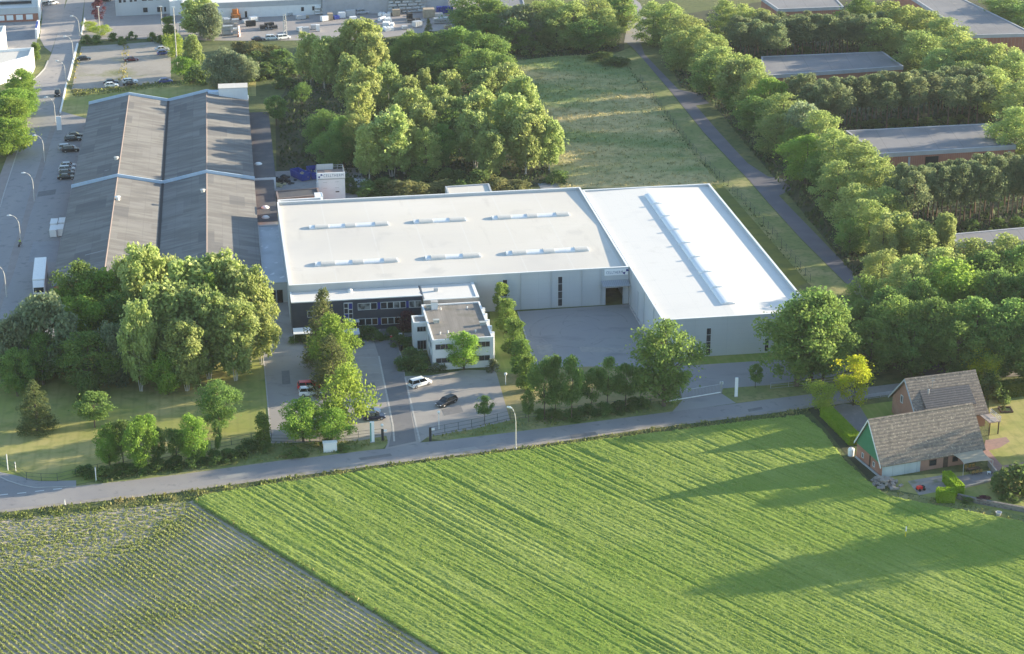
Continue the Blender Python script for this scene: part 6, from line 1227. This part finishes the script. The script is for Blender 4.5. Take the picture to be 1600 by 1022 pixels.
# wood behind the house
for k, x, y, w_, h in [('birch',1400,333,60,12),('poplar',1440,344,64,12),('birch',1479,333,32,13),('poplar',1380,392,74,11),('poplar',1425,398,74,15),('poplar',1475,386,76,15),('poplar',1525,372,80,15),('poplar',1575,366,84,15),('oak',1545,395,80,15),('oak',1600,385,80,15),('oak',1352,428,60,13),('oak',1390,452,84,14),('oak',1440,436,70,15),('bright',1500,408,105,16),('oak',1562,424,92,15),('oak',1605,424,74,15),('oak',1405,462,80,15),('oak',1462,468,86,15),('oak',1530,468,90,15),('oak',1590,466,86,15),('oak',1345,470,60,12),('oak',1365,500,70,12),('oak',1640,420,90,16),('oak',1650,480,90,15),('poplar',1640,365,90,15),('oak',1430,500,80,12),('oak',1500,505,80,12),('oak',1565,505,80,12),('oak',1620,520,80,11),('oak',1690,440,90,16)]:
    T_top(k, x, y, w_, h, 'eastwood')
for x, y, w_, h in [(1714,702,100,14),(1778,800,115,17.5),(1840,800,110,17)]: T_foot('oak', x, y, 0, w_, 'beyond', None, h)
# row along the path
for k, x, y, w_, h in [('poplar',1022,4,62,14),('poplar',1048,4,60,15),('poplar',1072,22,66,15),('poplar',1092,40,62,15),('poplar',1112,52,66,15),('poplar',1128,72,68,15),('birch',1150,92,56,15),('poplar',1168,86,62,16),('poplar',1186,106,66,15),('bright',1204,122,60,14),('poplar',1226,146,72,15),('willow',1256,160,74,15),('poplar',1284,172,62,15),('poplar',1304,202,80,15),('poplar',1330,212,72,16),('poplar',1352,228,76,15),('poplar',1376,246,68,15),('poplar',1216,178,60,12),('bright',1262,212,66,13),('poplar',1312,252,72,14),('poplar',1342,286,76,14),('poplar',1362,312,64,13),('oak',1180,150,56,11),('oak',1110,95,56,11),('poplar',1060,50,56,12),('oak',1290,235,60,11),('poplar',1385,290,60,13),('poplar',1382,345,52,12),('oak',1330,340,50,9),('oak',1240,200,50,10),('oak',1150,128,46,9)]:
    T_top(k, x, y, w_, h, 'avenue')
# second row among the halls
for k, x, y, w_, h in [('poplar',1392,2,72,15),('poplar',1420,8,72,15),('poplar',1450,16,78,15),('poplar',1480,28,72,15),('poplar',1440,46,70,14),('poplar',1500,52,74,15),('poplar',1530,62,80,15),('poplar',1562,68,74,15),('poplar',1592,82,74,15),('poplar',1552,104,72,14),('poplar',1602,126,80,15),('poplar',1590,166,66,14),('poplar',1470,75,64,13),('poplar',1380,28,60,14),('oak',1345,-2,60,14),('poplar',1640,110,80,15),('poplar',1650,170,80,15),('poplar',1510,95,64,12),('oak',1575,-6,70,10),('oak',1610,5,70,10)]:
    T_top(k, x, y, w_, h, 'second_row')
for k, x, y, w_, h in [('poplar',1135,0,56,13),('poplar',1160,6,56,13),('poplar',1190,12,50,12)]: T_top(k, x, y, w_, h, 'corner_trees')
random.seed(11)
for cl, x0, x1, y0, y1, n, h in (('pines_far',1150,1382,24,14,34,13),('pines_mid',1236,1532,122,106,38,13.5),('pines_near',1408,1640,256,238,32,15)):
    for k in range(n):
        t = (k+.5*random.random())/(n-1); T_top('pine', x0+(x1-x0)*t, y0+(y1-y0)*t+random.random()*14-5+(9 if k % 2 else 0), 36+random.random()*14, h*(.9+.2*random.random()), cl)
for x, y in [(1335,186),(1365,188),(1395,186),(1420,187),(1450,185),(1480,184),(1500,180),(1225,76),(1260,74),(1330,72),(1480,345),(1520,345),(1560,342),(1590,340),(1440,348)]: T_top('bush', x, y, 24, 2.2, 'pine_shrubs')
# the wood behind the cream roof
for k, x, y, w_, h in [('oak',640,49,64,14),('oak',668,51,62,14),('oak',694,46,62,14),('oak',718,43,72,15),('oak',745,50,72,14),('oak',771,54,70,13),('oak',757,78,84,13),('oak',785,86,66,12),('oak',625,62,50,12),('oak',720,70,70,12),('oak',650,80,70,10),('oak',690,84,70,10),
    ('birch',562,30,78,20),('birch',580,50,56,18),('birch',482,52,48,16),('birch',504,58,50,16),('poplar',530,60,60,15),('birch',545,86,50,17),('birch',572,106,60,17),('birch',606,98,54,16),('birch',640,118,42,14),('birch',662,108,34,14),('birch',702,110,42,14),('birch',757,108,62,15),('birch',790,100,62,15),('birch',812,118,62,16),('birch',560,130,52,16),('birch',642,138,70,18),('birch',682,132,52,16),('birch',610,172,88,18),('poplar',552,176,56,15),('oak',535,182,54,14),('oak',505,170,70,13),('birch',692,152,60,16),('birch',720,150,62,16),('birch',750,140,70,17),('birch',800,148,84,18),('birch',836,164,70,17),('birch',858,186,54,14),('birch',822,180,64,16),('birch',742,172,66,16),('oak',700,168,60,14),('birch',660,165,64,16),('birch',630,186,60,15),('oak',515,205,66,11),('birch',575,195,56,15),('oak',690,195,60,12),('poplar',665,200,56,13),('birch',765,205,56,13),('young',470,130,36,7)]:
    T_top(k, x, y, w_, h, 'middle')
T_foot('fir', 670, 70, 27, 22, 'single', 'slim dark conifer before the works yard racks'); T_foot('young', 432, 196, 149, 40, 'single', 'small tree alone by the far side of the old halls'); T_foot('fir', 420, 120, 96, 16, 'single', 'small slim conifer by the grass bank behind plant room')
for k, x, y, w_, h in [('oak',745,-14,86,16),('oak',775,2,60,14),('willow',812,8,74,14),('poplar',838,2,62,15),('poplar',866,-4,62,15),('poplar',896,2,62,15),('poplar',926,-4,64,15),('poplar',946,12,50,13),('oak',966,-16,60,14),('oak',760,20,70,12),('oak',800,30,60,11),('poplar',870,20,60,12),('oak',920,30,60,11),('bush',835,66,40,4),('oak',740,10,66,13),('poplar',975,-5,40,12),('bush',940,82,46,3),('bush',960,90,40,2.6)]:
    T_top(k, x, y, w_, h, 'north')
# street trees, upper shrubs
for k, x, y, w_, h in [('bright',32,110,50,10),('bright',22,138,56,10),('bright',14,152,60,10),('bright',12,186,62,10),('lime',8,196,60,8),('bright',-12,140,60,10),('bright',40,140,36,8),('bright',-20,200,60,9)]: T_top(k, x, y, w_, h, 'streetside')
T_foot('column', 58, 95, 66, 14, 'single', 'narrow green tree beside the white warehouse corner'); T_foot('purple', 156, 34, -4, 24, 'single', 'dark purple tree above a pale pole by the street')
for k, x, y, w_, h, lab in [('birch',308,-2,62,13,'big pale willow-like tree before the long white hall'),('willow',325,6,50,12,'second big pale tree beside the brown shelter crate'),('willow',350,78,80,12,'drooping willow behind the white plant room'),('willow',375,84,48,10,'smaller willow beside the drooping one behind plant room'),('lime',273,54,34,7,'light green shrub tree at the gravel car park edge'),('birch',300,54,28,13,'tall thin green tree between pale mast and willow'),('column',262,26,22,7,'narrow tree by the pale mast before office block'),('bright',285,88,40,7,'green shrub tree beneath the tall thin tree')]: T_top(k, x, y, w_, h, 'upper', lab)
for x, y, w_ in [(140,34,30),(158,40,36),(176,52,26),(135,56,26),(205,50,22),(190,58,22),(237,52,24),(250,56,22),(150,56,30)]: T_top('lime' if y < 45 else 'bush', x, y, w_*.75, 3.4 if y < 45 else 2.6, 'yard_shrubs')
for k, x, y, w_, h in [('dry',395,68,44,3),('bush',400,82,50,3.5),('dry',425,72,44,3),('bush',440,80,44,4),('bush',415,100,56,4),('bush',385,92,46,3.5),('dry',375,66,34,3),('bush',450,96,50,4),('bush',395,108,50,3.5),('bush',305,105,46,5),('bush',615,62,40,3),('dry',600,60,30,2.5),('bush',595,72,36,3.5),('bush',440,120,40,3),('bush',370,104,44,3)]: T_top(k, x, y, w_, h, 'thicket')
for k, x, y, w_, h in [('dry',625,284,66,3.5),('bush',600,280,60,3.5),('dry',660,288,50,3),('bush',575,285,50,3),('dry',690,282,46,3),('bush',745,268,60,4.5),('dry',780,280,46,3),('dry',760,272,44,3),('bush',655,262,60,4),('bush',700,266,50,3.5),('dry',815,282,40,2.4),('bush',870,268,40,3),('bush',720,285,44,3),('bush',545,280,40,3)]: T_top(k, x, y, w_, h, 'hall_shrubs')
for k, x, y, w_ in [('bush',135,729,40),('bush',160,731,44),('bush',190,726,44),('bush',215,724,44),('bush',245,717,44),('bush',275,714,42),('bush',305,711,42),('bush',335,706,42),('bush',355,703,44),('bush',375,698,44),('bush',392,688,36),('bush',412,690,30)]: T_top(k, x, y, w_*.9, 1.9, 'hedge_row')
for k, x, y, w_ in [('bush',845,640,28),('bush',862,640,38),('bush',895,640,40),('bush',920,634,42),('bush',945,631,42),('bush',968,628,40),('bush',990,624,40),('bush',1003,622,30)]: T_top(k, x, y, w_*.9, 1.8, 'road_hedge')
for k, x, y, w_, h, lab in [('bush',643,545,50,3,'big leafy shrub on planting before the white office door'),('bush',655,558,46,2.5,'low leafy shrub at the corner of the office planting'),('bush',635,560,36,2,'small shrub at the car park edge of office planting'),('bloom',681,567,30,1.6,'white flowering shrub at the near corner of white office'),('bloom',770,563,24,2.2,'white flowering shrub at the lawn corner of white office'),('bush',577,512,40,2.2,'green shrub beside the dark office entrance steps'),('bush',588,518,30,1.8,'small shrub near the person in red top'),('bush',614,512,36,2,'round shrub below the lower ribbon windows'),('bush',625,525,34,1.8,'low shrub behind the white notice stand'),('purple',636,487,44,4.5,'dark red shrub tree between dark office and white annex'),('bush',468,524,34,1.4,'trimmed shrub under the street end bicycle shelter'),('bush',548,528,40,1.5,'trimmed shrub under the entrance bicycle shelter'),('bush',490,525,36,1.4,'trimmed shrub behind the fir at the dark office'),
    ('bush',513,686,24,1.6,'small shrub beside the white transformer cabinet'),('bush',535,694,24,1.3,'dark shrub at the verge near the teal pylon'),('bush',460,700,34,1.6,'yellow green shrub on the verge by the wire fence'),('bush',1590,730,80,5,'dark tree-like shrub at the garden end of the wall'),('bush',1568,735,30,3,'light shrub beside the dark garden shrub'),('bush',1335,792,0,1,'')]:
    if lab: T_top(k, x, y, w_, h, 'garden', lab)
T_top('purple', 1536, 775, 24, 1.3, 'garden', 'small copper red round shrub at the stone wall'); T_top('fir', 1569, 625, 8, 2.2, 'garden', 'tiny conifer in the square planting frame'); T_top('bush', 1513, 778, 20, .9, 'garden', 'low green shrub beside the bright clipped hedge'); T_top('bush', 1577, 770, 24, 1.6, 'garden', 'dark bush at the stone wall below the garden')
PLACE = {'grove': ('grove before the old halls','street'), 'lawn_row': ('roadside row on the front lawn','street'), 'hornbeams': ('','') , 'roadrow': ('row between yard and road','car park'), 'eastwood': ('dark wood behind the farmhouse','path'), 'beyond': ('garden trees east of the farmhouse','hedge'), 'avenue': ('row along the path','far end'), 'second_row': ('row among the brick halls','far end'), 'corner_trees': ('clump before the farthest pines','path'), 'pines_far': ('farthest pine row','path'), 'pines_mid': ('middle pine row between brick halls','path'), 'pines_near': ('pine row nearest the dark wood','path'), 'pine_shrubs': ('undergrowth below the pine rows','path'), 'middle': ('wood behind the cream roof','street'), 'north': ('tree belt beyond the meadow','works yard'), 'streetside': ('clump beside the street','warehouse'), 'yard_shrubs': ('planting between yard and gravel lot','street'), 'thicket': ('thicket beyond the willow','street'), 'hall_shrubs': ('scrub behind the cream roof','street'), 'hedge_row': ('hedge along the front lawn fence','street'), 'road_hedge': ('hedge under the road row','car park')}
ADJ = {'oak': ('dark green broad tree','tree'), 'bright': ('fresh green leafy tree','tree'), 'birch': ('pale feathery birch','tree'), 'poplar': ('mid green dense tree','tree'), 'willow': ('grey green willow','tree'), 'fir': ('dark fir','tree'), 'pine': ('bare-stemmed pine','tree'), 'column': ('slim upright hornbeam','tree'), 'young': ('small leafy tree','tree'), 'yellow': ('golden tree','tree'), 'lime': ('light green shrub','shrub'), 'purple': ('purple leaved tree','tree'), 'bush': ('green rounded shrub','shrub'), 'dry': ('yellowish scrubby shrub','shrub'), 'bloom': ('flowering shrub','shrub')}
TNAME = {'oak': 'broadleaf_tree', 'bright': 'broadleaf_tree', 'birch': 'birch_tree', 'poplar': 'broadleaf_tree', 'willow': 'willow_tree', 'fir': 'fir_tree', 'pine': 'pine_tree', 'column': 'hornbeam_tree', 'young': 'young_tree', 'yellow': 'golden_tree', 'lime': 'light_shrub', 'purple': 'purple_tree', 'bush': 'shrub', 'dry': 'shrub', 'bloom': 'shrub'}
labels = [s_[5] for s_ in SPEC]; byc = {}
for i, s_ in enumerate(SPEC):
    if not s_[5]: byc.setdefault((s_[4], s_[0]), []).append(i)
for (cl, kind), ids in byc.items():
    if cl == 'hornbeams':
        for k, i in enumerate(ids): labels[i] = f'slim upright hornbeam, {ORD[k]} from the hall wall in the row along the lawn'
        continue
    pl, anc = PLACE[cl]; n = len(ids); nr_ = 1 if n <= 9 or 'pines' in cl else (2 if n <= 18 else (3 if n <= 30 else 4))
    dep = sorted(ids, key=lambda i: SPEC[i][1][1]) if cl not in ('avenue', 'second_row') else ids
    RN = {1: ['']}.get(nr_, ['front rank ', 'second rank ', 'third rank ', 'rear rank '])
    for r_ in range(nr_):
        grp_ = dep[r_*n//nr_:(r_+1)*n//nr_]; grp_ = sorted(grp_, key=lambda i: SPEC[i][1][0])
        for k, i in enumerate(grp_):
            if n == 1: labels[i] = f'{ADJ[kind][0]}, the only one of its kind in the {pl}'
            elif True: labels[i] = f'{ADJ[kind][0]}, {RN[r_]}{ORD[k]} from the {anc} in {pl}'
            else: labels[i] = f'{ADJ[kind][0]}, {ORD[k-20]} beyond the twentieth from the {anc} in {pl}'
for i, l in enumerate(labels):       # keep labels to sixteen words
    for q, r_ in ((' from the ', ' from '), (' in the ', ' in '), (' in wood behind the cream roof', ' in wood behind cream roof'), (' rank ', ' rank, ')):
        if len(labels[i].split()) > 16: labels[i] = labels[i].replace(q, r_)
random.seed(3)
WF = {'avenue': 1.16, 'second_row': 1.16, 'eastwood': 1.15, 'middle': .93, 'north': 1.15, 'grove': 1.05, 'streetside': 1.15, 'pine_shrubs': 1.3}
for i, (kind, (x, y), h, wd, cl, lab) in enumerate(SPEC):
    wd *= WF.get(cl, 1)
    h0, R0_ = KIND[kind][0], KIND[kind][2]; cm, tm = proto(kind, i % 3)
    T = thing(TNAME[kind], labels[i], ADJ[kind][1], (x, y, 0.0), random.random()*6.283, None if lab else (PLACE[cl][0] or 'hornbeams along the office lawn'))
    s_ = wd/(2*R0_*1.06)*(.96+.1*random.random()); T.scale = (s_, s_, h/h0/1.0)
    for nm, me in (('crown', cm), ('trunk', tm)): o = bpy.data.objects.new(nm, me); C.objects.link(o); o.parent = T
# clipped hedges
def hedge(label, a, b_, wd, h, m, name='hedge'):
    A, B = G(*a), G(*b_); L = np.linalg.norm(B-A); T = thing(name, label, 'hedge', (A[0], A[1], 0), math.atan2(B[1]-A[1], B[0]-A[0]))
    n = int((L*h*2+L*wd+wd*h*2)*95); r = np.random.default_rng(int(L*100)); c = r.random((n, 3))*[L, wd, h]; c[:, 1] -= wd/2
    f = r.choice(5, n, p=np.array([L*h, L*h, L*wd, wd*h, wd*h])/(L*h*2+L*wd+wd*h*2)); nn_ = np.zeros((n, 3))
    for k, (ax, val, sg_) in enumerate(((1,-wd/2,-1),(1,wd/2,1),(2,h,1),(0,0,-1),(0,L,1))): q = f == k; c[q, ax] = val-sg_*r.random(q.sum())*.10; nn_[q, ax] = sg_
    nn_ += r.normal(size=(n, 3))*.55; nn_ /= np.linalg.norm(nn_, axis=1, keepdims=True)
    V, F = leafquads(c, .26*(.6+.8*r.random(n)), .7, nn_); V[:, 2] = np.maximum(V[:, 2], .02)
    o = bpy.data.objects.new('foliage', mesh_np('foliage', V, F, m)); C.objects.link(o); o.parent = T
    b = MB(); b.box(.14, L-.14, -wd/2+.14, wd/2-.14, .02, h-.14); b.build('clipped_core', m, T)
M_hedge = leafm('hedge_leaf', (.30,.46,.03), (.38,.52,.045), (.2,.34,.025), (.004,.05)); M_hedged = leafm('dark_hedge_leaf', (.12,.18,.03), (.2,.26,.045), (.07,.11,.02))
hedge('bright green clipped hedge running along the house drive', (1290,650), (1336,696), 2.3, 1.9, M_hedge); hedge('lime green clipped box hedge facing the wheat by the court', (1463,783), (1490,783), 1.8, 2.2, M_hedge)
hedge('lime green clipped hedge running back from the box hedge', (1500,776), (1478,752), 1.5, 2.0, M_hedge); hedge('tall dark green hedge across the garden beyond the house', (1548,622), (1690,604), 2.4, 2.8, M_hedged)
# ---------------------------------------------------------------- evening haze over the whole place
hm = bpy.data.materials.new('evening_haze'); hm.use_nodes = True; t_ = hm.node_tree; t_.nodes.clear()
vo = t_.nodes.new('ShaderNodeVolumePrincipled'); vo.inputs['Color'].default_value = (.80,.88,1,1); vo.inputs['Density'].default_value = .000041; vo.inputs['Anisotropy'].default_value = .25
ou = t_.nodes.new('ShaderNodeOutputMaterial'); t_.links.new(vo.outputs[0], ou.inputs['Volume'])
b = MB(); b.box(-3050, 3050, -650, 4050, -1.0, 151.5); tag(b.build('haze', hm), kind='stuff', label='thin pale evening haze over the whole site', cat='haze')
S.cycles.volume_step_rate = 1
